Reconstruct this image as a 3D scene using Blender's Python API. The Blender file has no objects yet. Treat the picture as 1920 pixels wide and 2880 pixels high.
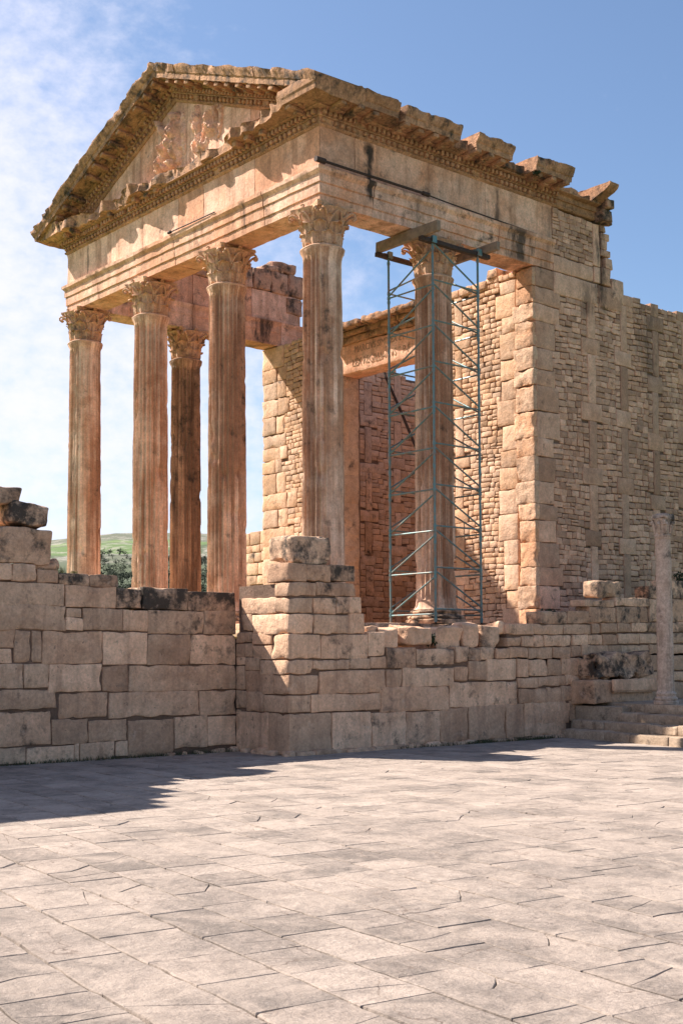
import bpy, math, random
import numpy as np
from mathutils import Vector, Matrix

SC = bpy.context.scene
COL = SC.collection

# ---------------------------------------------------------------- camera
cam_d = bpy.data.cameras.new('camera')
cam = bpy.data.objects.new('camera', cam_d); COL.objects.link(cam)
_yaw, _pit, _rol = math.radians(49.796), math.radians(3.272), math.radians(-0.272)
fw = Vector((-math.sin(_yaw)*math.cos(_pit), math.cos(_yaw)*math.cos(_pit), math.sin(_pit)))
rt = Vector((math.cos(_yaw), math.sin(_yaw), 0)); up = rt.cross(fw)
r2 = rt*math.cos(_rol)+up*math.sin(_rol); u2 = up*math.cos(_rol)-rt*math.sin(_rol)
M = Matrix((r2, u2, -fw)).transposed().to_4x4(); M.translation = Vector((18.423, -15.129, 1.6))
cam.matrix_world = M
cam_d.sensor_fit = 'VERTICAL'; cam_d.sensor_height = 36.0; cam_d.sensor_width = 24.0
cam_d.lens = 3523.03/2880*36; cam_d.shift_y = (1642.885-1440)/2880
cam_d.clip_start = 0.1; cam_d.clip_end = 12000
SC.camera = cam

# ---------------------------------------------------------------- light and sky
SUN_K = 0.50
sun_dir = Vector((1.0, SUN_K, -1.10)).normalized()      # the way the light travels
elev = math.asin(-sun_dir.z)
w = bpy.data.worlds.new('World'); SC.world = w; w.use_nodes = True
nt = w.node_tree; nt.nodes.clear()
def N(t, **k):
    n = nt.nodes.new(t)
    for a, b in k.items(): setattr(n, a, b)
    return n
out = N('ShaderNodeOutputWorld'); bg = N('ShaderNodeBackground'); bg.inputs['Strength'].default_value = 0.076
sky = N('ShaderNodeTexSky', sky_type='NISHITA', sun_disc=False)
sky.sun_elevation = elev; sky.sun_rotation = math.atan2(-sun_dir.x, -sun_dir.y)
sky.altitude = 500; sky.air_density = 1.0; sky.dust_density = 1.2; sky.ozone_density = 3.0
tc = N('ShaderNodeTexCoord')
# thin high cloud: finely rippled over the left part of the sky
mp = N('ShaderNodeMapping'); mp.inputs['Scale'].default_value = (1, 1, 1.6)
nt.links.new(tc.outputs['Generated'], mp.inputs['Vector'])
n1 = N('ShaderNodeTexNoise'); n1.inputs['Scale'].default_value = 2.6; n1.inputs['Detail'].default_value = 4; n1.inputs['Distortion'].default_value = .6
n2 = N('ShaderNodeTexNoise'); n2.inputs['Scale'].default_value = 46; n2.inputs['Detail'].default_value = 5; n2.inputs['Roughness'].default_value = .62
nt.links.new(mp.outputs[0], n1.inputs['Vector']); nt.links.new(mp.outputs[0], n2.inputs['Vector'])
def MT(op, a, b=None, clamp=False):
    m = N('ShaderNodeMath', operation=op, use_clamp=clamp)
    for i, v in enumerate((a, b)):
        if v is None: continue
        if isinstance(v, (int, float)): m.inputs[i].default_value = v
        else: nt.links.new(v, m.inputs[i])
    return m.outputs[0]
# cloud bank lies towards the west (left of the view) and near the horizon
dt = N('ShaderNodeVectorMath', operation='DOT_PRODUCT'); nt.links.new(tc.outputs['Generated'], dt.inputs[0])
dt.inputs[1].default_value = (-0.80, -0.55, -0.55)
bank = N('ShaderNodeMapRange'); bank.interpolation_type = 'SMOOTHSTEP'
nt.links.new(dt.outputs['Value'], bank.inputs['Value'])
bank.inputs['From Min'].default_value = -.10; bank.inputs['From Max'].default_value = .34
c1 = MT('ADD', MT('MULTIPLY', n1.outputs['Fac'], .9), MT('MULTIPLY', n2.outputs['Fac'], .85))
c2 = MT('ADD', c1, MT('MULTIPLY', bank.outputs[0], .95))
cm = N('ShaderNodeMapRange'); cm.interpolation_type = 'SMOOTHSTEP'
nt.links.new(c2, cm.inputs['Value']); cm.inputs['From Min'].default_value = 1.04; cm.inputs['From Max'].default_value = 2.02
cm.inputs['To Max'].default_value = .93
mx = N('ShaderNodeMix', data_type='RGBA'); nt.links.new(cm.outputs[0], mx.inputs['Factor'])
nt.links.new(sky.outputs[0], mx.inputs[6]); mx.inputs[7].default_value = (5.9, 5.85, 6.8, 1)
nt.links.new(mx.outputs[2], bg.inputs['Color']); nt.links.new(bg.outputs[0], out.inputs['Surface'])

sl = bpy.data.lights.new('sun', 'SUN'); sl.energy = 5.0; sl.angle = math.radians(.53); sl.color = (1.0, .915, .82)
so = bpy.data.objects.new('sun', sl); COL.objects.link(so)
so.rotation_euler = sun_dir.to_track_quat('-Z', 'Y').to_euler(); so.location = (-30, -20, 40)
SC.view_settings.view_transform = 'Standard'; SC.view_settings.look = 'None'
SC.view_settings.gamma = 1; SC.view_settings.use_curve_mapping = False
SC.view_settings.exposure = 1.2
SC.cycles.max_bounces = 6; SC.cycles.diffuse_bounces = 4

# ---------------------------------------------------------------- helpers
rnd = random.Random(7)
def _h(ix, iy, iz, s):
    h = (ix.astype(np.int64)*374761393 + iy.astype(np.int64)*668265263 + iz.astype(np.int64)*2147483647 + s*1274126177) & 0xffffffff
    h = ((h ^ (h >> 13))*1274126177) & 0xffffffff
    h = ((h ^ (h >> 16))*2246822519) & 0xffffffff
    return ((h ^ (h >> 15)) & 0xffffff)/float(0x7fffff)-1
def vn(P, f=1.0, s=0):
    P = np.asarray(P, float)*f; I = np.floor(P); F = P-I; F = F*F*(3-2*F); I = I.astype(np.int64)
    r = 0
    for a in (0, 1):
        for b in (0, 1):
            for c in (0, 1):
                wt = (F[:, 0] if a else 1-F[:, 0])*(F[:, 1] if b else 1-F[:, 1])*(F[:, 2] if c else 1-F[:, 2])
                r = r+wt*_h(I[:, 0]+a, I[:, 1]+b, I[:, 2]+c, s)
    return r
def fb(P, f=1.0, s=0, o=3):
    return sum(vn(P, f*2.03**i, s+i*17)*.5**i for i in range(o))
def v3(P, f, s=0, o=2):
    return np.stack([fb(P, f, s+k*101, o) for k in range(3)], 1)

WORLD = {}      # world origin of everything built, for parenting
class MB:
    def __init__(s): s.V = []; s.Q = []; s.T = []; s.n = 0
    def add(s, V, F, tint=(.5, 0, .5)):
        V = np.asarray(V, float)
        by = {}
        if isinstance(F, np.ndarray): by[F.shape[1]] = F
        else:
            for f in F: by.setdefault(len(f), []).append(f)
        for k, q in by.items():
            q = np.asarray(q, int)+s.n; s.Q.append(q); s.T.append(np.tile(np.array(tint, float), (len(q), 1)))
        s.V.append(V); s.n += len(V)
    def build(s, name, mat, parent=None, smooth=True, loc=None, sharp=38):
        me = bpy.data.meshes.new(name); V = np.concatenate(s.V)
        if loc is not None: V = V-np.array(loc)
        me.vertices.add(len(V)); me.vertices.foreach_set('co', V.astype(np.float32).ravel())
        nl = sum(q.size for q in s.Q); npl = sum(len(q) for q in s.Q)
        me.loops.add(nl); me.polygons.add(npl)
        me.loops.foreach_set('vertex_index', np.concatenate([q.ravel() for q in s.Q]).astype(np.int32))
        tot = np.concatenate([np.full(len(q), q.shape[1]) for q in s.Q]); st = np.concatenate([[0], np.cumsum(tot)[:-1]])
        me.polygons.foreach_set('loop_start', st.astype(np.int32))
        me.polygons.foreach_set('use_smooth', np.full(npl, smooth))
        me.update(calc_edges=True); me.validate()
        at = me.attributes.new('tint', 'FLOAT_COLOR', 'FACE')
        T = np.concatenate(s.T)
        if len(me.polygons) == len(T):
            at.data.foreach_set('color', np.concatenate([T, np.ones((len(T), 1))], 1).astype(np.float32).ravel())
        me.materials.append(mat)
        if smooth and sharp: me.set_sharp_from_angle(angle=math.radians(sharp))
        o = bpy.data.objects.new(name, me); COL.objects.link(o)
        wl = Vector(loc) if loc is not None else Vector((0, 0, 0))
        WORLD[o] = wl
        if parent is not None: o.parent = parent
        o.location = wl-(WORLD[parent] if parent is not None else Vector((0, 0, 0)))
        return o
def tag(o, label=None, cat=None, group=None, kind=None):
    if label: o['label'] = label
    if cat: o['category'] = cat
    if group: o['group'] = group
    if kind: o['kind'] = kind
    return o
def empty(name, loc, label, cat, group=None):
    o = bpy.data.objects.new(name, None); COL.objects.link(o); o.location = loc; o.empty_display_size = .3
    WORLD[o] = Vector(loc)
    return tag(o, label, cat, group)

_cg = {}
def cube_grid(nx, ny, nz):
    k = (nx, ny, nz)
    if k in _cg: return _cg[k]
    idx = {}; V = []; F = []
    def vi(i, j, l):
        t = (i, j, l)
        if t not in idx: idx[t] = len(V); V.append(t)
        return idx[t]
    for i in range(nx):
        for j in range(ny):
            F.append((vi(i, j, nz), vi(i+1, j, nz), vi(i+1, j+1, nz), vi(i, j+1, nz)))
            F.append((vi(i, j, 0), vi(i, j+1, 0), vi(i+1, j+1, 0), vi(i+1, j, 0)))
    for j in range(ny):
        for l in range(nz):
            F.append((vi(nx, j, l), vi(nx, j+1, l), vi(nx, j+1, l+1), vi(nx, j, l+1)))
            F.append((vi(0, j, l), vi(0, j, l+1), vi(0, j+1, l+1), vi(0, j+1, l)))
    for i in range(nx):
        for l in range(nz):
            F.append((vi(i, ny, l), vi(i, ny, l+1), vi(i+1, ny, l+1), vi(i+1, ny, l)))
            F.append((vi(i, 0, l), vi(i+1, 0, l), vi(i+1, 0, l+1), vi(i, 0, l+1)))
    _cg[k] = (np.array(V), np.array(F)); return _cg[k]
def axis_coords(h, n, r):
    if n < 3: return np.linspace(-h, h, n+1)
    return np.concatenate([[-h], np.linspace(-h+r, h-r, n-1), [h]])
class Frame:
    def __init__(s, O, U, Vv, Nn): s.O, s.U, s.V, s.N = [np.array(x, float) for x in (O, U, Vv, Nn)]
    def pt(s, P): return s.O+P[:, :1]*s.U+P[:, 1:2]*s.V+P[:, 2:3]*s.N
def FX(x): return Frame((x, 0, 0), (0, 1, 0), (0, 0, 1), (1, 0, 0))     # a wall facing +x, u runs along y
def FY(y): return Frame((0, y, 0), (1, 0, 0), (0, 0, 1), (0, -1, 0))    # a wall facing -y, u runs along x
def block(mb, fr, u0, u1, w0, w1, n0, n1, step=.1, r=.02, amp=.008, jit=.01, tint=None, freq=6.0, seed=None, chip=0.0):
    """one stone: a box between u0..u1, w0..w1 (height), n0..n1 (depth), rounded, dented and a little out of square"""
    h = np.array([(u1-u0)/2, (w1-w0)/2, (n1-n0)/2]); c = np.array([(u1+u0)/2, (w1+w0)/2, (n1+n0)/2])
    if h.min() <= .004: return
    r = min(r, h.min()*.8)
    nn = [int(max(3, min(40, math.ceil(2*q/step)))) for q in h]
    G, F = cube_grid(*nn)
    ax = [axis_coords(h[k], nn[k], r) for k in range(3)]
    P = np.stack([ax[k][G[:, k]] for k in range(3)], 1)
    q = np.clip(P, -(h-r), h-r); d = P-q; L = np.linalg.norm(d, axis=1); m = L > 1e-9
    P[m] = q[m]+d[m]/L[m, None]*r
    if jit:
        cj = np.array([rnd.uniform(-jit, jit) for _ in range(8)]).reshape(2, 2, 2)
        a = (P[:, 0]/h[0]+1)/2; b = (P[:, 1]/h[1]+1)/2
        P[:, 0] += cj[0, 0, 0]*(1-a)*b+cj[0, 0, 1]*(1-a)*(1-b)+cj[0, 1, 0]*a*b+cj[0, 1, 1]*a*(1-b)
        P[:, 1] += cj[1, 0, 0]*(1-a)*b+cj[1, 0, 1]*(1-a)*(1-b)+cj[1, 1, 0]*a*b+cj[1, 1, 1]*a*(1-b)
    P += c
    W = fr.pt(P); sd = rnd.randrange(1000) if seed is None else seed
    W = W+v3(W, freq, sd)*amp
    if chip:
        dd = np.sort(h-np.abs(P-c), axis=1)[:, 1]; e = np.clip(1-dd/.07, 0, 1)         # 1 at the edges of the box
        cn = np.clip(fb(W, 4.0, sd+5)-.10, 0, 1)*2
        sg = (P-c)/h; sg = np.sign(sg)*np.abs(sg)**3
        W = W-(sg*(e*cn*chip*.13)[:, None])@np.stack([fr.U, fr.V, fr.N])
    mb.add(W, F, tint or (rnd.random(), 0, rnd.random()))
def plain_box(mb, lo, hi, tint=(.5, 0, .5)):
    x0, y0, z0 = lo; x1, y1, z1 = hi
    V = [(x, y, z) for z in (z0, z1) for y in (y0, y1) for x in (x0, x1)]
    mb.add(V, [(0, 2, 3, 1), (4, 5, 7, 6), (0, 1, 5, 4), (2, 6, 7, 3), (0, 4, 6, 2), (1, 3, 7, 5)], tint)
def tube(mb, A, B, r, n=8, tint=(.5, 0, .5), r1=None):
    A = np.array(A, float); B = np.array(B, float); d = B-A; d /= np.linalg.norm(d)
    a = np.cross(d, (0, 0, 1) if abs(d[2]) < .9 else (1, 0, 0)); a /= np.linalg.norm(a); b = np.cross(d, a)
    t = np.arange(n)*2*math.pi/n; ring = np.cos(t)[:, None]*a+np.sin(t)[:, None]*b
    V = np.concatenate([A+ring*r, B+ring*(r1 or r)])
    F = [(i, (i+1) % n, n+(i+1) % n, n+i) for i in range(n)]+[tuple(range(n))[::-1], tuple(range(n, 2*n))]
    mb.add(V, F, tint)
def polytube(mb, pts, radii, n=8, tint=(.5, 0, .5)):
    pts = [np.array(p, float) for p in pts]; V = []; F = []
    ref = np.array((0.3, .2, 1.0))
    for i, p in enumerate(pts):
        d = pts[min(i+1, len(pts)-1)]-pts[max(i-1, 0)]; d /= np.linalg.norm(d)+1e-9
        a = np.cross(d, ref); a /= np.linalg.norm(a)+1e-9; b = np.cross(d, a)
        for k in range(n):
            t = 2*math.pi*k/n; V.append(p+(a*math.cos(t)+b*math.sin(t))*radii[i])
    for i in range(len(pts)-1):
        for k in range(n): F.append((i*n+k, i*n+(k+1) % n, (i+1)*n+(k+1) % n, (i+1)*n+k))
    F.append(tuple(range(n))[::-1]); F.append(tuple(range((len(pts)-1)*n, len(pts)*n)))
    mb.add(V, F, tint)
def rows(v0, v1, lo, hi, rs):
    r = [v0]
    while r[-1] < v1-lo*.6: r.append(r[-1]+rs.uniform(lo, hi))
    r = np.array(r); return v0+(r-v0)*(v1-v0)/(r[-1]-v0)
def rubble(mb, fr, u0, u1, v0, v1, big=(), hlo=.10, hhi=.165, wlo=.13, whi=.36, n=-.02, top=None, left=None, right=None, seed=1, dark=None, rr=.013):
    """coursed small stones filling the rectangle around the big stones; top/left/right are optional limits"""
    rs = random.Random(seed); rw = rows(v0, v1, hlo, hhi, rs)
    for a, b in zip(rw[:-1], rw[1:]):
        m = (a+b)/2; cuts = [(p, q) for (p, q, s, t) in big if s < m < t]
        L = left(m) if left else u0; R = right(m) if right else u1
        free = [(L, R)]
        for p, q in cuts:
            nf = []
            for x, y in free:
                if q <= x or p >= y: nf.append((x, y)); continue
                if p > x: nf.append((x, p))
                if q < y: nf.append((q, y))
            free = nf
        for x, y in free:
            if y-x < .04: continue
            k = [x]
            while y-k[-1] > whi*1.25: k.append(k[-1]+rs.uniform(wlo, whi))
            if y-k[-1] > whi*.8 and y-k[-1] > 2*wlo*.8: k.append((k[-1]+y)/2)
            k.append(y)
            for p, q in zip(k[:-1], k[1:]):
                if q-p < .03: continue
                if top and m > top((p+q)/2): continue
                g = .0055; wob = .03*math.sin(p*1.7+m*.9)+.012*math.sin(p*5+seed)
                dk = dark((p+q)/2, m) if dark else 0
                splits = [(a, b)]
                if b-a > .135 and q-p < .28 and rs.random() < .18: s = a+(b-a)*rs.uniform(.4, .6); splits = [(a, s), (s, b)]
                for sa, sb in splits:
                    block(mb, fr, p+g, q-g, sa+g+wob, sb-g+wob, n-.16, n+rs.uniform(-.005, .007), step=.16, r=rr*rs.uniform(.7, 1.6), amp=.010, jit=.014,
                          tint=(rs.random(), dk, rs.random()), freq=7)
def bigs(mb, fr, L, n=0, th=.3, dark=None, step=.09, amp=.008, r=.014, chip=.05, gap=.004, lim=None):
    for (a, b, c, d) in L:
        dk = dark((a+b)/2, (c+d)/2) if dark else 0
        block(mb, fr, a+gap, b-gap, c+gap, d-gap, n-th, n+rnd.uniform(-.008, .008), step=step, r=r, amp=amp, jit=.008,
              tint=(rnd.random(), dk, rnd.random()), freq=5, chip=chip)

# ---------------------------------------------------------------- materials
def stone(name, A, B, Cc, streak=.5, bump=.5, rough=.9, dark=(.045, .038, .032), scale=1.0, lichen=.0, fine=26, vary=.5, pit=0.0, stains=(), cracks=False, con=1.0):
    m = bpy.data.materials.new(name); m.use_nodes = True; t = m.node_tree; t.nodes.clear()
    def n(ty, **k):
        x = t.nodes.new(ty)
        for a, b in k.items():
            if a in ('Scale', 'Detail', 'Roughness', 'Distortion'): x.inputs[a].default_value = b
            else: setattr(x, a, b)
        return x
    lk = t.links.new
    o = n('ShaderNodeOutputMaterial'); p = n('ShaderNodeBsdfPrincipled'); lk(p.outputs[0], o.inputs[0])
    p.inputs['Roughness'].default_value = rough; p.inputs['Specular IOR Level'].default_value = .25
    tcn = n('ShaderNodeTexCoord'); V = tcn.outputs['Object']
    at = n('ShaderNodeAttribute', attribute_name='tint'); sep = n('ShaderNodeSeparateColor'); lk(at.outputs['Color'], sep.inputs[0])
    def noise(sc, det=5, ro=.6, di=0, vec=V):
        x = n('ShaderNodeTexNoise', Scale=sc, Detail=det, Roughness=ro, Distortion=di); lk(vec, x.inputs['Vector']); return x.outputs['Fac']
    def ramp(f, a, b, c=0, d=1):
        x = n('ShaderNodeMapRange'); lk(f, x.inputs['Value'])
        for k, v in zip(('From Min', 'From Max', 'To Min', 'To Max'), (a, b, c, d)): x.inputs[k].default_value = v
        return x.outputs[0]
    def mix(f, a, b, bt='MIX'):
        x = n('ShaderNodeMix', data_type='RGBA', blend_type=bt)
        if isinstance(f, float): x.inputs['Factor'].default_value = f
        else: lk(f, x.inputs['Factor'])
        for i, v in ((6, a), (7, b)):
            if isinstance(v, tuple): x.inputs[i].default_value = (*v, 1)
            else: lk(v, x.inputs[i])
        return x.outputs[2]
    def mth(op, a, b):
        x = n('ShaderNodeMath', operation=op)
        for i, v in enumerate((a, b)):
            if isinstance(v, (int, float)): x.inputs[i].default_value = v
            else: lk(v, x.inputs[i])
        return x.outputs[0]
    # shift the pattern per stone so that neighbours differ
    big = noise(1.3*scale, 5, .62, .4)
    f1 = ramp(mth('ADD', mth('MULTIPLY', big, 1.0), mth('MULTIPLY', mth('SUBTRACT', sep.outputs[2], .5), .30)), .36, .64)
    c = mix(f1, A, B)
    mpn = n('ShaderNodeMapping'); mpn.inputs['Scale'].default_value = (4.2*scale, 4.2*scale, .42*scale); lk(V, mpn.inputs['Vector'])
    st = noise(1.0, 5, .65, .25, mpn.outputs[0])
    c = mix(ramp(st, .56-.10*streak, .80-.12*streak, 0, min(.9, streak*1.3)), c, Cc)
    val = ramp(sep.outputs[0], 0, 1, 1-vary*.36, 1+vary*.30)
    fi = ramp(noise(fine, 6, .72), .25, .75, 1-.30*con, 1+.28*con)
    mid = ramp(noise(5.5*scale, 5, .65), .3, .72, 1-.20*con, 1+.17*con)
    vv = mth('MULTIPLY', mth('MULTIPLY', val, fi), mid)
    cv = n('ShaderNodeCombineColor'); [lk(vv, cv.inputs[i]) for i in range(3)]
    c = mix(1.0, c, cv.outputs[0], 'MULTIPLY')
    # blackened lichen where the stone's own attribute says so, plus scattered growth
    dn = noise(3.1, 6, .7)
    dm = ramp(mth('ADD', dn, mth('MULTIPLY', sep.outputs[1], .60)), .60, .76, 0, .95)
    c = mix(dm, c, dark)
    if pit:
        c = mix(ramp(noise(10, 3, .55), .66, .70, 0, .6*pit), c, (.11, .075, .055)); c = mix(ramp(noise(2.2, 6, .72, .8), .60, .68, 0, .45*pit), c, (.20, .145, .11)); c = mix(ramp(noise(3.7, 6, .7, .5), .60, .70, 0, .40*pit), c, (.70, .52, .40))
    if lichen:
        ln = ramp(noise(7.0*scale, 6, .72, 0), .60, .70, 0, lichen)
        c = mix(ln, c, (.30, .25, .21))
    if stains:
        sx = n('ShaderNodeSeparateXYZ'); lk(V, sx.inputs[0]); mp2 = n('ShaderNodeMapping'); mp2.inputs['Scale'].default_value = (5, 5, 1.6); lk(V, mp2.inputs['Vector'])
        sn = noise(1.0, 6, .7, 0, mp2.outputs[0])
        for axs, cc, wd, z0, z1, am in stains:
            dd = mth('ABSOLUTE', mth('SUBTRACT', sx.outputs[axs], cc), 0)
            zz = mth('MULTIPLY', ramp(sx.outputs[2], z0-.05, z0+.1), ramp(sx.outputs[2], z1+.05, z1-.1))
            v_ = mth('ADD', mth('SUBTRACT', 1.0, mth('DIVIDE', dd, wd)), mth('MULTIPLY', mth('SUBTRACT', sn, .5), 4.2))
            c = mix(mth('MULTIPLY', mth('MULTIPLY', ramp(v_, .1, .9), zz), am), c, (.035, .028, .024))
    lk(c, p.inputs['Base Color'])
    if cracks:
        wp = n('ShaderNodeVectorMath', operation='MULTIPLY_ADD'); nn_ = n('ShaderNodeTexNoise', Scale=2.2, Detail=5); lk(V, nn_.inputs['Vector'])
        lk(nn_.outputs['Color'], wp.inputs[0]); wp.inputs[1].default_value = (.55, .55, .55); lk(V, wp.inputs[2])
        vo = n('ShaderNodeTexVoronoi', feature='DISTANCE_TO_EDGE', Scale=1.15); lk(wp.outputs[0], vo.inputs['Vector'])
        cmk = mth('MULTIPLY', ramp(vo.outputs['Distance'], .003, .009, 1, 0), ramp(noise(1.4, 3, .5), .47, .56))
        c = mix(mth('MULTIPLY', cmk, .75), c, (.13, .095, .075))
        # patches worn smooth and pale, others rough and grey
        pt = mth('MULTIPLY', ramp(noise(1.7, 6, .70, .6), .46, .60), .50)
        c = mix(pt, c, (.44, .355, .295)); sp = ramp(noise(16, 4, .7), .62, .70, 0, .55); c = mix(sp, c, (.48, .41, .365)); sp2 = ramp(noise(9, 6, .75), .54, .70, 0, .55); c = mix(sp2, c, (.19, .15, .125))
        p.inputs['Base Color']; lk(c, p.inputs['Base Color'])
    b1 = n('ShaderNodeBump'); b1.inputs['Strength'].default_value = bump; b1.inputs['Distance'].default_value = .035
    lk(noise(9*scale, 7, .68), b1.inputs['Height'])
    b2 = n('ShaderNodeBump'); b2.inputs['Strength'].default_value = bump*.8; b2.inputs['Distance'].default_value = .012
    lk(noise(38, 6, .7), b2.inputs['Height']); lk(b1.outputs[0], b2.inputs['Normal'])
    lk(b2.outputs[0], p.inputs['Normal'])
    return m
def plain(name, colr, rough=.5, metal=0, var=.25, sc=12, col2=None):
    m = bpy.data.materials.new(name); m.use_nodes = True; t = m.node_tree; p = t.nodes['Principled BSDF']
    x = t.nodes.new('ShaderNodeTexNoise'); x.inputs['Scale'].default_value = sc; x.inputs['Detail'].default_value = 5
    tcn = t.nodes.new('ShaderNodeTexCoord'); t.links.new(tcn.outputs['Object'], x.inputs['Vector'])
    mr = t.nodes.new('ShaderNodeMapRange'); t.links.new(x.outputs['Fac'], mr.inputs['Value'])
    mr.inputs['From Min'].default_value = .35; mr.inputs['From Max'].default_value = .65
    mixn = t.nodes.new('ShaderNodeMix'); mixn.data_type = 'RGBA'; t.links.new(mr.outputs[0], mixn.inputs['Factor'])
    mixn.inputs[6].default_value = (*colr, 1); mixn.inputs[7].default_value = (*(col2 or tuple(k*(1-var) for k in colr)), 1)
    t.links.new(mixn.outputs[2], p.inputs['Base Color']); p.inputs['Roughness'].default_value = rough; p.inputs['Metallic'].default_value = metal
    return m
M_wall = stone('precinct_limestone', (.75, .49, .325), (.59, .355, .225), (.27, .155, .105), streak=.5, bump=.85, vary=.65, scale=.8, con=1.0, lichen=.25, fine=20, pit=1)
M_rub = stone('rubble_limestone', (.66, .40, .275), (.55, .31, .20), (.36, .21, .15), streak=.30, bump=.6, vary=.8, stains=((1, 7.6, .3, 9.4, 10.2, .5), (1, 9.9, .45, 8.3, 10.2, .45), (1, 8.15, .22, 9.6, 11.7, .8)))
M_warm = stone('warm_limestone', (.60, .36, .215), (.64, .43, .30), (.42, .235, .14), streak=.30, bump=.8, vary=.6)
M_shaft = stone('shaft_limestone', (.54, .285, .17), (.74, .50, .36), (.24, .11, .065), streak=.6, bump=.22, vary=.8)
M_step = stone('step_limestone', (.47, .36, .265), (.36, .265, .19), (.22, .16, .12), streak=.3, bump=.7, vary=.5, con=1.2)
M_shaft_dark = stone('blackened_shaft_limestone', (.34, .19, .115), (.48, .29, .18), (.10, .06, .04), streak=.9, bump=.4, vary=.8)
M_cap = stone('capital_limestone', (.56, .31, .18), (.66, .41, .27), (.22, .12, .08), streak=.6, bump=.6, vary=.3, scale=2)
M_ent = stone('entablature_limestone', (.80, .50, .36), (.66, .33, .195), (.36, .18, .105), streak=.75, bump=.45, vary=.35, scale=.8, con=1.2,
              stains=((1, .92, .16, 10.5, 11.72, .95), (1, 4.62, .15, 10.9, 11.7, .75), (1, 5.25, .45, 10.2, 10.95, .85), (0, -2.05, .06, 10.3, 10.95, .8), (1, 2.2, .12, 10.2, 10.85, .5), (0, -8.65, .06, 10.95, 11.7, .7), (1, 6.3, .35, 10.9, 11.7, .4)))
M_cor = stone('cornice_limestone', (.58, .31, .175), (.42, .22, .12), (.14, .09, .06), streak=.55, bump=.8, vary=.45, scale=1.8, con=1.4)
M_anta = stone('ochre_anta_limestone', (.68, .37, .21), (.66, .44, .30), (.44, .25, .15), streak=.2, bump=.9, vary=.45, scale=1.3, con=1.3)
M_mort = stone('joint_mortar', (.20, .125, .088), (.14, .088, .06), (.09, .058, .04), streak=.2, bump=.6, vary=.0)
M_pave = stone('paving_limestone', (.355, .288, .243), (.222, .184, .158), (.28, .225, .19), streak=.2, bump=.6, vary=.42, scale=1.4, lichen=0, fine=30, cracks=True)
M_soil = plain('soil', (.13, .095, .07), .95, 0, .3, 6)
M_col2 = stone('weathered_colonnette_stone', (.56, .42, .33), (.44, .31, .23), (.17, .14, .10), streak=.5, bump=.5, vary=.1, scale=3)
M_steel = plain('blue_painted_steel', (.10, .235, .25), .45, .25, .25, 9, (.20, .17, .14))
M_rust = plain('rusty_iron', (.075, .045, .035), .8, .3, .4, 15)
M_wood = plain('weathered_timber', (.30, .21, .145), .85, 0, .35, 8)
M_letter = plain('cut_letter_shade', (.36, .22, .13), .95, 0, .2, 20)
LEFT=[(-7.23,-5.96,2.37,2.72),(-5.96,-5.06,2.37,2.71),(-5.06,-4.58,2.36,2.69),(-4.58,-3.72,2.36,2.72),(-3.72,-2.62,2.35,2.69),(-7.23,-6.83,2.74,3.01),(-6.83,-6.42,2.73,3.02),(-6.42,-6.07,2.73,2.93),(-6.07,-5.54,2.7,2.9),(-5.54,-5.03,2.69,2.89),(-7.23,-5.94,2,2.39),(-5.94,-5.67,2.21,2.36),(-5.94,-5.64,2,2.21),(-5.65,-4.95,2.01,2.36),(-4.95,-4.48,2.01,2.35),(-4.48,-3.39,1.96,2.36),(-3.39,-2.63,1.97,2.37),(-7.22,-6.78,1.74,2.01),(-7.22,-6.8,1.51,1.74),(-6.78,-6.5,1.5,2.01),(-6.5,-6.33,1.51,2),(-6.33,-5.3,1.49,2),(-5.3,-4.49,1.47,2),(-4.49,-3.67,1.46,1.96),(-3.67,-2.82,1.46,1.97),(-7.22,-6.63,1.13,1.51),(-6.63,-6.21,1.13,1.5),(-6.21,-5.31,1.06,1.5),(-5.31,-4.84,1.05,1.47),(-4.84,-2.83,1.04,1.46),(-7.21,-6.06,0.81,1.12),(-6.06,-5.19,0.65,1.06),(-5.19,-3.48,0.64,1.05),(-3.48,-2.83,0.61,1.04),(-7.21,-6.16,0.27,0.8),(-6.16,-5.53,0.26,0.65),(-5.53,-4.84,0.28,0.62),(-4.83,-3.98,0,0.59),(-3.98,-3.32,0.1,0.62),(-3.32,-2.83,0.1,0.6),(-7.2,-6.58,0.02,0.27),(-6.58,-5.78,-0.04,0.26),(-5.78,-5.69,-0.01,0.27),(-5.69,-5.06,-0.01,0.28),(-5.06,-4.83,0.04,0.28)]
PIERF=[(1.17,2.11,2.31,2.58),(2.11,2.49,2.27,2.55),(1.51,2.41,2.57,2.81),(2.41,2.49,2.55,2.79),(1.88,2.51,2.8,3.14),(1.17,1.46,2.02,2.31),(1.46,2.5,1.97,2.28),(1.17,1.47,1.82,2.01),(1.47,2,1.79,1.99),(2,2.51,1.54,1.97),(0.95,1.48,1.59,1.82),(1.48,2,1.55,1.78),(0.92,1.26,1.45,1.59),(1.26,1.68,1.36,1.58),(1.68,2.49,1.3,1.56),(0.91,1.26,1.03,1.45),(1.27,2.05,0.97,1.37),(2.05,2.49,0.97,1.3),(0.91,1.3,0.71,1.03),(1.3,1.78,0.68,1.01),(1.78,2.46,0.68,0.98),(0.93,1.12,0.12,0.71),(1.12,1.92,0.02,0.68),(1.92,2.46,-0.01,0.68)]
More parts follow.
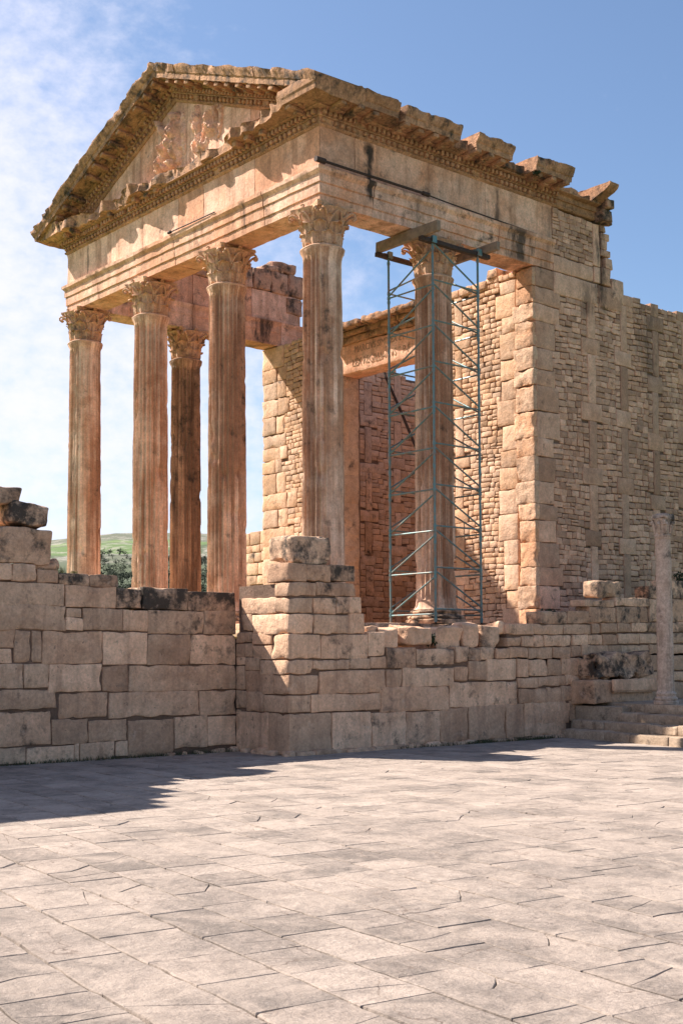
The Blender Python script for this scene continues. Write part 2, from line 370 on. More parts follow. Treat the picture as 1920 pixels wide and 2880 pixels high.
RIGHT=[(-2.72,-2.38,2.8,3.11),(-2.38,-1.87,2.82,3.11),(-1.87,-1.34,2.84,3.12),(-2.83,-2.17,2.56,2.81),(-2.17,-1.33,2.59,2.82),(-2.78,-2.24,2.27,2.56),(-2.24,-1.76,2.28,2.56),(-1.76,-1.2,2.3,2.59),(-2.72,-2.23,1.94,2.27),(-2.23,-1.49,1.95,2.28),(-1.49,-1.11,1.97,2.32),(-2.72,-2.09,1.54,1.94),(-2.09,-1.05,1.55,1.96),(-1.05,-0.65,1.58,2.01),(-2.73,-2.26,1.3,1.54),(-2.26,-1.48,1.37,1.54),(-1.48,-1.01,1.37,1.56),(-1.01,-0.64,1.38,1.58),(-2.75,-2.12,0.96,1.3),(-2.12,-0.66,0.97,1.36),(-0.65,-0.28,1.05,1.37),(-0.27,0.99,1.04,1.39),(0.99,1.36,1.12,1.4),(-2.75,-2.3,0.68,0.96),(-2.3,-0.78,0.67,0.97),(-0.78,0.87,0.62,1.06),(0.87,2.68,0.66,1.11),(-2.74,-1.87,-0.01,0.67),(-1.87,-0.99,-0.02,0.66),(-0.99,-0.19,-0.01,0.64),(-0.19,0.64,0.02,0.63),(0.64,1.36,0.03,0.66),(1.36,2.35,0.04,0.68),(2.35,2.87,0.03,0.69),(2.87,4.09,0.05,0.7),(-0.64,0.07,1.38,1.74),(0.07,1.04,1.42,1.72),(1.04,1.37,1.47,1.76),(1.37,1.7,1.49,1.74),(1.7,2.09,1.51,1.74),(2.09,2.48,1.53,1.73),(1.38,1.86,1.14,1.49),(1.86,2.68,1.13,1.53),(2.42,2.83,1.75,1.94),(2.83,3.43,1.75,1.97),(2.48,3.01,1.54,1.75),(3.01,3.73,1.52,1.75),(3.73,4.24,1.52,1.75),(2.68,3,1.17,1.53),(2.69,3.28,0.97,1.17),(2.71,3.56,0.67,0.96),(2.43,3.17,1.98,2.2),(3.17,4.06,1.98,2.19),(4.06,4.88,2,2.21),(4.92,5.2,2.03,2.23),(5.2,5.73,2.04,2.24),(5.73,6.19,2.05,2.25),(6.21,6.78,2.06,2.26),(6.78,7.34,2.06,2.28),(7.34,8.1,2.07,2.29),(3.16,3.44,1.75,1.98),(3.45,4.01,1.75,1.98),(4.02,4.3,1.75,1.99),(4.31,4.8,1.78,2),(4.8,5.26,1.79,2.01),(5.26,5.75,1.8,2.02),(5.75,6.45,1.81,2.03),(6.45,7.09,1.82,2.04),(7.09,8.09,1.83,2.06),(3.72,4.27,1.54,1.75),(4.27,4.59,1.55,1.78),(4.59,5.42,1.56,1.8),(5.42,5.86,1.59,1.79),(5.86,6.8,1.59,1.79),(6.8,7.33,1.6,1.81),(7.33,8.09,1.61,1.81),(3.57,3.98,1.19,1.52),(3.98,4.69,1.19,1.54),(4.69,4.92,1.24,1.55),(4.92,5.42,1.25,1.56),(5.42,6.43,1.26,1.58),(6.43,8.07,1.26,1.59),(3.28,4.11,0.99,1.19),(4.11,5.15,1,1.21),(5.15,6.42,1.02,1.24),(6.42,8.06,1.02,1.24),(3.14,3.54,0.68,0.98),(3.54,3.97,0.67,0.97),(3.97,4.87,0.69,1.01),(4.87,6.41,0.67,1),(6.41,8.05,0.65,1.01),(3.13,3.36,0.29,0.67),(3.36,3.81,0.27,0.65),(3.81,4.2,0.26,0.66),(4.2,4.61,0.29,0.69),(3.37,4.16,2.19,2.45),(4.16,4.84,2.21,2.47),(4.84,5.68,2.24,2.56),(4.7,5.68,2.56,2.71),(5.7,6.5,2.25,2.59),(6.5,6.79,2.26,2.61),(5.7,6.83,2.59,2.78),(6.83,7.35,2.28,2.77),(7.35,8.11,2.29,2.79),(6.83,7.41,2.77,3.04),(7.41,8.13,2.79,3.19)]
# ================================================================ the temple: measures
ZP, Z1, Z2, Z3, Z4, Z5 = 2.231, 10.231, 10.911, 11.70, 12.34, 14.62
E_ = .33; X4 = -9.36; TY = 2.98; CX = [0, -3.2, -6.26, X4]; XC = -4.68
AY = 5.72                                   # front of the cella walls
PX, PY = 2.467, -2.757

temple = empty('temple', (XC, 3, 0), 'ruined ochre limestone temple with fluted columns, sculpted pediment and roofless walls', 'temple')

CORE = []
def core_of(o):
    c = MB(); [plain_box(c, *q) for q in CORE]; CORE.clear(); c.build('wall_core', M_mort, o)
# ---------------------------------------------------------------- podium
mb = MB()
plain_box(mb, (-10.3, -1.05, -.3), (.55, 14.2, 1.97))
for k, (x0, x1, z0, z1) in enumerate([(-10.4, .78, 1.96, 2.10), (-10.3, .66, 2.09, 2.225)]):
    y = -1.2+.1*k
    while y < 14:
        L = rnd.uniform(.8, 1.4)
        block(mb, FX(x1), y+.004, y+L-.004, z0, z1, -1.1, rnd.uniform(-.01, .01), step=.16, r=.015, amp=.006, tint=(rnd.random(), .2, rnd.random())); y += L
    x = x0
    while x < x1-.9:
        L = rnd.uniform(.8, 1.3)
        block(mb, FY(-1.2+.1*k), x, min(x+L, x1-.05), z0, z1, -1.3, rnd.uniform(-.01, .01), step=.16, r=.015, amp=.006, tint=(rnd.random(), .2, rnd.random())); x += L
plain_box(mb, (-10.2, -.2, 1.9), (-.3, 14, 2.215))
mb.build('podium', M_wall, temple)

# ---------------------------------------------------------------- columns
def shaft_mesh(seed, ero, flat_dir=None, dark=0):
    """fluted monolithic shaft, local z from 0 (stylobate) to 7.17; lower part worn smooth where ero is high"""
    nth, nz = 240, 130
    th = np.arange(nth)*2*math.pi/nth; z = np.linspace(.30, 7.17, nz)
    T, Z = np.meshgrid(th, z)
    t = (Z-.30)/6.87
    R = .418-.040*t**1.6
    R += .055*np.clip((.42-Z)/.12, 0, 1)**2+.045*np.clip((Z-7.02)/.10, 0, 1)**2
    X, Y = np.cos(T)*.4, np.sin(T)*.4
    P = np.stack([X.ravel(), Y.ravel(), Z.ravel()], 1)
    lowf = fb(P*np.array([1.4, 1.4, .55]), 1.0, seed, 3).reshape(T.shape)
    E = np.clip((ero-t)*2.4+lowf*.45-.05, 0, 1)
    if flat_dir is not None:
        E = np.clip(E+np.clip(np.cos(T-flat_dir)*2.2-1.0, 0, 1)*.8, 0, 1)
    fl = (np.cos(T*24)+1)/2
    flute = np.clip(1-fl, 0, 1)**.5
    ends = np.clip((7.0-Z)/.08, 0, 1)*np.clip((Z-.46)/.08, 0, 1)
    R -= .058*flute*(1-E)*ends
    nib = fb(P*np.array([9, 9, 2.2]), 1.0, seed+9, 3).reshape(T.shape)
    R -= (1-flute)*np.clip(nib*.9+t*-.4+.15, 0, 1)*.014*ends        # chipped arrises
    R -= E*(.016+.013*fb(P, 2.6, seed+4, 3).reshape(T.shape))*ends
    big_ = fb(P*np.array([1.6, 1.6, 1.1]), 2.3, seed+15, 3).reshape(T.shape); R -= np.clip(big_-.42, 0, 1)*.10*ends*(t < .75)
    R += .004*fb(P, 12, seed+3, 2).reshape(T.shape)
    V = np.stack([np.cos(T)*R, np.sin(T)*R, Z], 2).reshape(-1, 3)
    i, j = np.meshgrid(np.arange(nz-1), np.arange(nth), indexing='ij'); a = i*nth+j; b = i*nth+(j+1) % nth
    F = np.stack([a, b, b+nth, a+nth], 2).reshape(-1, 4)
    m = MB()
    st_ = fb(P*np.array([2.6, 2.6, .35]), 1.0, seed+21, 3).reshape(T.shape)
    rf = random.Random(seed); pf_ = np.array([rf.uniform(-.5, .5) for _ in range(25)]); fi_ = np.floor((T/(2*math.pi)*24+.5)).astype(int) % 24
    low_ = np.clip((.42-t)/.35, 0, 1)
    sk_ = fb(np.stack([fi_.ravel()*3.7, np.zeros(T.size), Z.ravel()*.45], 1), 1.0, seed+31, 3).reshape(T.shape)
    ar_ = (1-E)*np.clip((.42-flute)/.3, 0, 1)*np.clip(.8+nib*.8, 0, 1)          # ridges between flutes paler: rubbed stone, plus flute light and shade painted in
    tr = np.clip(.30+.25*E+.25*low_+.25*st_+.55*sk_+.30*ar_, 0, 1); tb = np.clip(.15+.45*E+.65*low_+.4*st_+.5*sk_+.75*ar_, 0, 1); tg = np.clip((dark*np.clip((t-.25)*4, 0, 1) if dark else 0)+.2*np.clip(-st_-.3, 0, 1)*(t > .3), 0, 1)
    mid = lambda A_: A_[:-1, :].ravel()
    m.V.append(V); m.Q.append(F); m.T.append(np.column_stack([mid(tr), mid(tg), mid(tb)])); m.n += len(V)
    lathe(m, [(.38, 7.13), (.405, 7.135), (.43, 7.16), (.435, 7.185), (.42, 7.205), (.39, 7.212), (.36, 7.212)], 48, .006, (.5, dark, .5))
    return m
def lathe(m, prof, n=48, amp=.0, tint=(.5, 0, .5), close=False):
    V = []; k = len(prof)
    for i in range(n):
        a = 2*math.pi*i/n
        for r, z in prof: V.append((r*math.cos(a), r*math.sin(a), z))
    V = np.array(V)
    if amp: V = V+v3(V, 5, 31)*amp*2
    F = [(i*k+j, ((i+1) % n)*k+j, ((i+1) % n)*k+j+1, i*k+j+1) for i in range(n) for j in range(k-1)]
    m.add(V, F, tint)
def bell_r(z): t = max(0, min(1, z/.72)); return .345+.03*t+.14*t**3.5
def capital_mesh(seed, dark=0):
    rs = random.Random(seed); m = MB(); tn = lambda: (rs.uniform(.35, .65), dark, rs.random())
    zs = np.linspace(0, .72, 12)
    lathe(m, [(bell_r(z), z) for z in zs]+[(.3, .72)], 40, .004, (.4, dark, .5))
    def leaf(a, z0, h, wd, out, seedk):
        nt_, ns = 11, 9; V = []
        brk = rs.uniform(.84, 1.0)
        for side in (0, 1):
            for i in range(nt_):
                t = i/(nt_-1)*brk
                zz = z0+h*(t if t < .82 else .82+(t-.82)*-.25)
                curl = out*max(0, (t-.45)/.55)**2.0
                r = bell_r(min(.7, z0+h*t))+.022+.018*math.sin(min(1, t*1.2)*math.pi)+curl
                hw = wd/2*(.82+.30*math.sin(t*math.pi*.8))*(1-.55*max(0, (t-.75)/.25)**2)*(1+.13*math.sin(t*26))
                for j in range(ns):
                    s = j/(ns-1)*2-1
                    rr = r+.014*math.cos(s*math.pi*2.5)*(1-.5*t)-.035*abs(s)**2*(1-t*.5)-(0.018 if side else 0)
                    ang = a+s*hw/max(.3, r)
                    V.append((math.cos(ang)*rr, math.sin(ang)*rr, zz-.012*abs(s)*math.cos(s*9)-(.05*abs(s)**2*t)-(.010 if side else 0)))
        n1 = nt_*ns; F = []
        for i in range(nt_-1):
            for j in range(ns-1):
                q = (i*ns+j, i*ns+j+1, (i+1)*ns+j+1, (i+1)*ns+j); F.append(q); F.append(tuple(n1+x for x in q[::-1]))
        per = [j for j in range(ns)]+[i*ns+ns-1 for i in range(1, nt_)]+[(nt_-1)*ns+j for j in range(ns-2, -1, -1)]+[i*ns for i in range(nt_-2, 0, -1)]
        for k in range(len(per)):
            p, q = per[k], per[(k+1) % len(per)]; F.append((q, p, n1+p, n1+q))
        V = np.array(V); V = V+v3(V, 14, seedk)*.006
        m.add(V, F, tn())
    for k in range(8): leaf(k*math.pi/4+math.pi/8, .0, .34, .26, .095*rs.uniform(.7, 1.1), seed+k)
    for k in range(8): leaf(k*math.pi/4, .06, .50, .25, .12*rs.uniform(.7, 1.1), seed+20+k)
    for k in range(8): leaf(k*math.pi/4+math.pi/8, .34, .30, .13, .05, seed+40+k)
    for k in range(4):                                           # volutes under the abacus corners
        a0 = math.pi/4+k*math.pi/2
        for sg in (-1, 1):
            pts = []; rad = []
            for i in range(15):
                t = i/14; a = a0+sg*(.36*(1-t)**1.3+.045)
                if t < .62:
                    q = t/.62; r = bell_r(.40)+.02+(.62-.40)*q**1.5; z = .40+.27*math.sin(q*math.pi/2)
                else:
                    q = (t-.62)/.38*4.4; r = .60-.0+.055*math.sin(q)*(1-.1*q); z = .615+.055*math.cos(q)*(1-.1*q)
                pts.append((r*math.cos(a), r*math.sin(a), z)); rad.append(.030*(1-.35*t))
            polytube(m, pts, rad, 7, tn())
    for k in range(4):                                           # small inner helices and the flower
        a0 = k*math.pi/2
        for sg in (-1, 1):
            pts = []; rad = []
            for i in range(11):
                q = i/10; a = a0+sg*(.30*(1-q)+.05); z = .44+.20*math.sin(q*1.5); r = bell_r(z)+.03+.02*q
                pts.append((r*math.cos(a), r*math.sin(a), z)); rad.append(.02)
            polytube(m, pts, rad, 6, tn())
        for q in range(5):
            an = q*2*math.pi/5; c = (.47*math.cos(a0), .47*math.sin(a0), .765)
            p = np.array(c)+np.array((-math.sin(a0)*math.cos(an), math.cos(a0)*math.cos(an), math.sin(an)))*.045
            polytube(m, [c, tuple(p+np.array((math.cos(a0), math.sin(a0), 0))*.02)], [.02, .026], 6, tn())
    # abacus with concave sides
    out = []
    for k in range(4):
        a0 = -math.pi/4+k*math.pi/2; a1 = a0+math.pi/2
        brk = rs.choice([0, 0, .05, .12])
        c0 = np.array((math.cos(a0), math.sin(a0)))*(.655); c1 = np.array((math.cos(a1), math.sin(a1)))*(.655)
        mid = (a0+a1)/2; tdir = (c1-c0)/np.linalg.norm(c1-c0)
        s0 = c0+tdir*.05; s1 = c1-tdir*.05
        for i in range(13):
            t = i/12; p = s0*(1-t)+s1*t; p = p-np.array((math.cos(mid), math.sin(mid)))*(.10*math.sin(t*math.pi)); out.append(p)
    out = np.array(out); n = len(out); lay = [(.93, .705), (.95, .74), (1.0, .77), (1.0, .828), (.9, .831)]
    V = np.concatenate([np.column_stack([out*s, np.full(n, z)]) for s, z in lay]); V = V+v3(V, 7, seed+77)*.012
    F = [(l*n+i, l*n+(i+1) % n, (l+1)*n+(i+1) % n, (l+1)*n+i) for l in range(len(lay)-1) for i in range(n)]
    F.append(tuple(range(4*n, 5*n))); F.append(tuple(range(n))[::-1]); m.add(V, F, tn())
    return m
def base_mesh(dark):
    m = MB()
    P = [(.0, 0), (.62, 0), (.63, .02), (.625, .085), (.60, .10)]
    for k in range(9): a = -math.pi/2+math.pi*k/8; P.append((.555+.038*math.cos(a), .138+.038*math.sin(a)))
    P += [(.52, .185), (.505, .205), (.52, .228)]
    for k in range(7): a = -math.pi/2+math.pi*k/6; P.append((.485+.03*math.cos(a), .258+.03*math.sin(a)))
    P += [(.465, .292), (.46, .31), (.3, .31)]
    lathe(m, P, 56, .008, (.3, dark, .4)); return m
cols = [(CX[0], 0, 11, .16, math.radians(10), 'nearest corner column of the portico, its right side worn smooth'),
        (CX[1], 0, 23, .10, None, 'second front column from the near corner'),
        (CX[2], 0, 37, .24, None, 'third front column from the near corner, worn plain low down'),
        (CX[3], 0, 41, .28, math.radians(-30), 'farthest front column at the left end of the portico'),
        (X4, TY, 59, .0, None, 'blackened column of the second row, seen between two front columns'),
        (0, TY, 67, .12, None, 'column standing inside the steel scaffold')]
for k, (x, y, sd, ero, fd, lab) in enumerate(cols):
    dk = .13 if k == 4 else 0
    def mv(m):
        m.V = [v+np.array((x, y, 0)) for v in m.V]; return m
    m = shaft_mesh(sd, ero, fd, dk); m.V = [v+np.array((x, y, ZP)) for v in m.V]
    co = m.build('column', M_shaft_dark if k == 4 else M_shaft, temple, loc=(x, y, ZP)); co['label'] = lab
    m = capital_mesh(sd+3, .12 if k in (3, 4) else .0); m.V = [v+np.array((x, y, ZP+7.20)) for v in m.V]
    m.V = [np.minimum(v, np.array((1e9, 1e9, Z1-.001))) for v in m.V]
    m.build('capital', M_cap, co, loc=(x, y, ZP+7.20))
    m = base_mesh(.25); m.V = [v+np.array((x, y, ZP)) for v in m.V]
    m.build('base', M_wall, co, loc=(x, y, ZP))

# ---------------------------------------------------------------- entablature
def run(mb, o, d, out_, upv, L0, L1, prof, e0=None, e1=None, step=.12, amp=.007, lim=None, tint=(.5, 0, .5), seed=3, freq=4.5, top=None):
    """a moulded stone course: closed profile (d, z) swept along d from L0 to L1; e0/e1 = end planes (normal, c)"""
    o, d, out_, upv = [np.array(x, float) for x in (o, d, out_, upv)]
    n = max(2, int(math.ceil((L1-L0)/step))); S = np.linspace(L0, L1, n+1); k = len(prof); V = []
    pr = np.array(prof)
    for i, s in enumerate(S):
        D, Zz = pr[:, 0].copy(), pr[:, 1].copy()
        if lim is not None: D = np.minimum(D, lim(s, Zz))
        if top is not None: Zz = np.minimum(Zz, top(s))
        P = o+np.outer(D, out_)+np.outer(Zz, upv)
        ss = np.full(k, s)
        for e, first in ((e0, i == 0), (e1, i == n)):
            if e is not None:
                nn, c = np.array(e[0], float), e[1]
                lm = (c-P@nn)/(nn@d)
                if first: ss = lm
                else: ss = np.minimum(ss, lm-(n-i)*.02) if e is e1 else np.maximum(ss, lm+i*.02)
        V.append(P+ss[:, None]*d)
    V = np.concatenate(V)
    if amp: V = V+v3(V, freq, seed)*amp+v3(V, freq*4, seed+3, 1)*amp*.4
    F = [(i*k+j, i*k+(j+1) % k, (i+1)*k+(j+1) % k, (i+1)*k+j) for i in range(n) for j in range(k)]
    F += [tuple(range(k))[::-1], tuple(range(n*k, n*k+k))]
    flip = np.dot(np.cross(out_, upv), d) < 0
    if not flip: pass
    else: F = [f[::-1] for f in F]
    mb.add(V, F, tint)
def dens(prof, mx=.09):
    out = []
    for (a, b), (c, d) in zip(prof, prof[1:]+prof[:1]):
        L = math.hypot(c-a, d-b); n = max(1, int(L/mx)) if L < 2 else 1
        out += [(a+(c-a)*i/n, b+(d-b)*i/n) for i in range(n)]
    return out
arch = dens([(-.33, Z1), (.33, Z1), (.335, Z1+.15), (.325, Z1+.155), (.36, Z1+.17), (.362, Z1+.36), (.35, Z1+.37), (.385, Z1+.385), (.388, Z1+.53),
        (.38, Z1+.535), (.41, Z1+.57), (.44, Z1+.60), (.445, Z1+.672), (.30, Z1+.678), (-.30, Z1+.678), (-.38, Z1+.66), (-.37, Z1+.60), (-.34, Z1+.56), (-.34, Z1+.36), (-.33, Z1+.35)])
frz = dens([(-.32, Z2+.003), (.335, Z2+.003), (.33, Z3-.09), (.345, Z3-.003), (-.32, Z3-.003)], .14)
bed = [(-.3, Z3), (.35, Z3), (.385, Z3+.03), (.39, Z3+.055), (.36, Z3+.065), (.385, Z3+.165), (.43, Z3+.17), (.435, Z3+.185), (.42, Z3+.195), (.42, Z3+.295), (.50, Z3+.30), (.56, Z3+.315), (.56, Z3+.33), (-.3, Z3+.33)]
cor = dens([(-.28, Z3+.332), (.55, Z3+.332), (.91, Z3+.375), (.93, Z3+.36), (.94, Z3+.47), (.965, Z3+.485), (.97, Z3+.50), (1.02, Z3+.57), (1.05, Z3+.62), (1.05, Z3+.66), (.8, Z3+.665), (.35, Z3+.665), (-.28, Z3+.665)], .12)
UPV = (0, 0, 1)
FRO = dict(o=(0, 0, 0), d=(1, 0, 0), out_=(0, -1, 0), upv=UPV)         # front run, s = x
FLK = dict(o=(0, 0, 0), d=(0, 1, 0), out_=(1, 0, 0), upv=UPV)          # right flank, s = y
LFL = dict(o=(X4, 0, 0), d=(0, 1, 0), out_=(-1, 0, 0), upv=UPV)        # left flank
MR = ((1, 1, 0), 0.0)                    # mitre at near corner: x = -y
ML = ((-1, 1, 0), -X4)                   # mitre at far-left corner: x - X4 = y
def courses(name, prof, fcut, kcut, lcut, mat, gap=.006, **k):
    m = MB(); rs = random.Random(len(prof)*7+int(prof[0][1]*10)); off = lambda: rs.uniform(-.006, .006)
    for cuts, base, eA, eB in ((fcut, FRO, ML, MR), (kcut, FLK, ((1, 1, 0), 0.0), None), (lcut, LFL, ((-1, 1, 0), -X4), None)):
        for i, (a, b) in enumerate(zip(cuts[:-1], cuts[1:])):
            q = off(); pf = [(d+(q if d > 0 else 0), z) for d, z in prof]
            fst, lst = i == 0, (i == len(cuts)-2)
            run(m, L0=a+(0 if fst and base is not FRO else gap), L1=b-gap, prof=pf, e0=eA if fst else None, e1=eB if lst else None,
                tint=(rs.uniform(.2, .8), rs.choice([.04, .1]) if base is LFL else rs.choice([0, 0, .08]), rs.random()), seed=rs.randrange(99), **base, **k)
    return m.build(name, mat, temple)
courses('architrave', arch, [X4, -8.1, -6.3, -4.7, -3.15, -1.4, 0], [0, 1.0, 2.98, 4.6, 6.42], [0, TY, 5.9, 6.75], M_ent)
courses('frieze', frz, [X4, -8.9, -7.3, -6.1, -4.6, -3.6, -1.75, 0], [0, .55, 2.55, 4.25, 6.40], [0, 1.4, TY, 4.9, 6.6], M_ent)

mc = MB(); rs = random.Random(5)
# bed mouldings with dentils, egg course and modillions
def bedrun(base, a, b, e0, e1, broken=()):
    s = a; first = True
    while s < b-.05:
        L = min(rs.uniform(.9, 1.5), b-s); last = s+L >= b-.35
        if last: L = b-s
        run(mc, L0=s+.004, L1=s+L-.004, prof=bed, e0=e0 if first else None, e1=e1 if last else None, tint=(rs.random(), rs.choice([0, 0, .08]), rs.random()), seed=rs.randrange(99), amp=.006, **base)
        s += L; first = False
def bxl(base, s0, s1, d0, d1, z0, z1, tint, amp=.004, r=.008):
    o, d, ou, upv = [np.array(base[k], float) for k in ('o', 'd', 'out_', 'upv')]
    fr = Frame(o, d, upv, ou); block(mc, fr, s0, s1, z0, z1, d0, d1, step=.3, r=r, amp=amp, jit=.003, tint=tint, freq=9)
def trims(base, a, b, lim=None, zz=Z3, mods=True, skip=()):
    for off, w_, gp, d0, d1, z0, z1, rr_ in ((0, .070, .125, .40, .505, .200, .290, .008), (.03, .095, .150, .34, .435, .070, .165, .04), (.01, .03, .06, .34, .400, .028, .058, .01)):
        s = a+.03+off
        while s < b-.06:
            if not any(p < s < q for p, q in skip) and rs.random() > .04:
                bxl(base, s, s+w_, d0, d1, zz+z0, zz+z1, (rs.uniform(.45, .8), 0, rs.random()), r=rr_)
            s += gp
    if not mods: return
    s = a+.12
    while s < b-.2:
        lm = (lim(s+.08, np.array([zz+.4]))[0] if lim is not None else 1.05)-.10
        if lm > .60 and rs.random() > .08:
            t = (rs.uniform(.3, .6), rs.choice([0, .15, .25]), rs.random())
            bxl(base, s, s+.15, .50, lm, zz+.275, zz+.36, t, .010, .02)
            bxl(base, s+.01, s+.14, .50, min(lm, .70), zz+.24, zz+.30, t, .010, .02)
        q = s+.27; lm2 = lm-.12
        if lm2 > .68 and rs.random() > .2:                                             # rosette in the coffer between modillions
            bxl(base, q-.05, q+.05, .66, min(lm2, .80), zz+.315, zz+.36, (.3, .05, .9), .01, .03)
        s += .40
def nlim(seed, base_v, am, lo=.60, hi=1.2):
    def f(s, z):
        P = np.column_stack([np.full(len(z), s), z*.6, np.zeros(len(z))])
        return np.clip(base_v+am*fb(P, 1.7, seed, 3)+.05*fb(P, 9, seed+3, 2), lo, hi)
    return f
OUTX = [-10.42, -9.86, -8.47, -7.7, -6.6, -5.89, -5.06, -4.51, -3.79, -3.28, -2.59, -2.19, -1.58, -1.04, -.21, .28, .97]
OUTD = [1.06, .84, .84, .72, .70, .76, .60, .55, .60, .72, .67, .72, .86, .84, .84, .88, 1.04]
def FL_F(s, z):
    P = np.column_stack([np.full(len(z), s), z*.6, np.zeros(len(z))])
    return np.interp(s, OUTX, OUTD)-.06+.15*fb(P, 2.6, 4, 3)
def lim_front(s, z):
    v = FL_F(s, z)
    return np.clip(v, .50, 1.06)
def lim_flank(s, z):
    v = nlim(8, 1.03, .05, .9, 1.07)(s, z)
    for a, b, L in ((1.22, 1.34, .93), (2.9, 3.34, .74), (4.48, 5.18, .70), (6.44, 7.58, .56)):
        if a < s < b: v = np.minimum(v, L-.06+.05*fb(np.array([[s, 0, 0]]), 6, 3)[0])
    return v
bedrun(FRO, X4, 0, ML, MR); trims(FRO, X4-.4, .38, lim_front)
bedrun(FLK, 0, 7.9, MR, None); trims(FLK, -.38, 7.9, lim_flank, skip=((.48, .72), (6.5, 9)))
bedrun(LFL, 0, TY, ML, None)
def corrun(base, cuts, e0, e1, lim, zt=None):
    for i, (a, b) in enumerate(zip(cuts[:-1], cuts[1:])):
        run(mc, L0=a+.006, L1=b-.006, prof=cor, e0=e0 if i == 0 else None, e1=e1 if i == len(cuts)-2 else None, step=.055, amp=.012, freq=7,
            lim=lim, tint=(rs.random(), rs.choice([.1, .18, .26]), rs.random()), seed=rs.randrange(99), top=zt, **base)
corrun(FRO, [X4, -8.0, -6.9, -5.6, -4.4, -3.3, -2.2, -1.0, 0], ML, MR, lim_front, lambda s: Z3+.56+.10*(abs(s+4.68)/5.7)**4+.04*math.sin(s*5) if -9.3 < s < -.2 else 99)
corrun(FLK, [0, 1.28, 2.88], MR, None, lim_flank, lambda s: Z3+.66+.025*math.sin(s*9))
corrun(FLK, [2.9, 3.32], None, None, lim_flank, lambda s: Z3+.54)
corrun(FLK, [3.34, 4.46], None, None, lim_flank, lambda s: Z3+.655)
corrun(FLK, [4.5, 5.18], None, None, lim_flank, lambda s: Z3+.50)
corrun(FLK, [5.2, 6.40], None, None, lim_flank, lambda s: Z3+.66)
corrun(FLK, [6.44, 7.0, 7.56], None, None, lim_flank, lambda s: Z3+.52-.08*(s-6.4)+.04*math.sin(s*11))
corrun(FLK, [7.6, 7.93], None, None, lambda s, z: np.clip(1.10-np.clip(Z3+.56-z, 0, 1)*3.0, .55, 1.10), lambda s: Z3+.68)
mc.build('cornice', M_cor, temple)

# tympanum and raking cornices
mt = MB(); fr = FY(-.33)
def zr(x): return 14.02-.398*abs(x-XC)          # underside of the raking cornice
xs = [-9.0, -7.5, -6.2, -5.45, -4.25, -3.1, -1.9, -.4]
for a, b in zip(xs[:-1], xs[1:]):
    V = []; n = 8; X = np.linspace(a+.005, b-.005, n+1)
    for yy in (-.33, .30):
        for x in X:
            for q in range(7): V.append((x, yy, Z4-.12+(zr(x)+.28-Z4+.12)*q/6))
    V = np.array(V); k = 7; h = (n+1)*k; V = V+v3(V, 3, 8)*.008
    F = [(i*k+j, (i+1)*k+j, (i+1)*k+j+1, i*k+j+1) for i in range(n) for j in range(k-1)]+[(h+i*k+j, h+i*k+j+1, h+(i+1)*k+j+1, h+(i+1)*k+j) for i in range(n) for j in range(k-1)]
    F += [(i*k+k-1, (i+1)*k+k-1, h+(i+1)*k+k-1, h+i*k+k-1) for i in range(n)]
    F += [(j, j+1, h+j+1, h+j) for j in range(k-1)]+[(n*k+j+1, n*k+j, h+n*k+j, h+n*k+j+1) for j in range(k-1)]
    mt.add(V, F, (rnd.random(), 0, rnd.random()))
tym = mt.build('tympanum', M_ent, temple)
# relief: an eagle lifting a man, weathered to lumps
mr_ = MB(); gx, gz = np.meshgrid(np.linspace(-5.62, -2.55, 150), np.linspace(12.42, 13.95, 80), indexing='ij')
H = np.full(gx.shape, -.03)
def lump(x, z, a, b, h, rot=0):
    global H
    c, s = math.cos(math.radians(rot)), math.sin(math.radians(rot)); dx, dz = gx-x, gz-z
    q = 1-((dx*c+dz*s)/a)**2-((-dx*s+dz*c)/b)**2; H = np.maximum(H, np.where(q > 0, h*np.sqrt(np.clip(q, 0, 1)), -.03))
for L in [(-4.62, 13.50, .14, .16, .30, 0), (-4.70, 13.15, .24, .42, .36, -12), (-5.02, 12.95, .20, .50, .30, -26), (-4.62, 12.85, .20, .36, .24, 6), (-5.20, 12.66, .12, .30, .24, -25),
          (-5.16, 13.34, .09, .34, .20, 40), (-5.38, 13.62, .07, .13, .16, 10), (-4.95, 12.52, .55, .10, .24, 0), (-4.38, 13.10, .10, .50, .10, 4),
          (-3.86, 13.20, .17, .40, .15, 8), (-3.24, 13.10, .42, .18, .15, 18), (-3.35, 12.85, .34, .18, .15, -10), (-3.72, 12.68, .34, .22, .12, 0), (-3.02, 13.22, .24, .12, .14, 35), (-3.0, 12.9, .12, .34, .10, -10)]: lump(*L)
P = np.stack([gx.ravel(), np.zeros(gx.size), gz.ravel()], 1)
nzv = fb(P*np.array([2.0, 1, 1]), 4.5, 3, 4).reshape(gx.shape); rid = np.abs(fb(P*np.array([3.2, 1, 1.1]), 3.0, 12, 3)).reshape(gx.shape)
H = np.where(H > -.02, H+.08*nzv*np.clip(H*8, 0, 1)-.14*rid*np.clip(H*8, 0, 1), H); H = np.maximum(H, -.03)
edge = np.minimum.reduce([gx+5.62, -2.55-gx]); H = np.where(edge < .03, -.03, H)
H = np.where(gz > zr(gx)-.06, -.03, H)
H = np.where(H > 0, H*.85, H)
V = np.stack([gx.ravel(), -.335-H.ravel(), gz.ravel()], 1); ni, nj = gx.shape
i, j = np.meshgrid(np.arange(ni-1), np.arange(nj-1), indexing='ij'); a = i*nj+j
mr_.add(V, np.stack([a, a+nj, a+nj+1, a+1], 2).reshape(-1, 4), (.6, .0, .0))
mr_.build('relief', M_ent, tym)

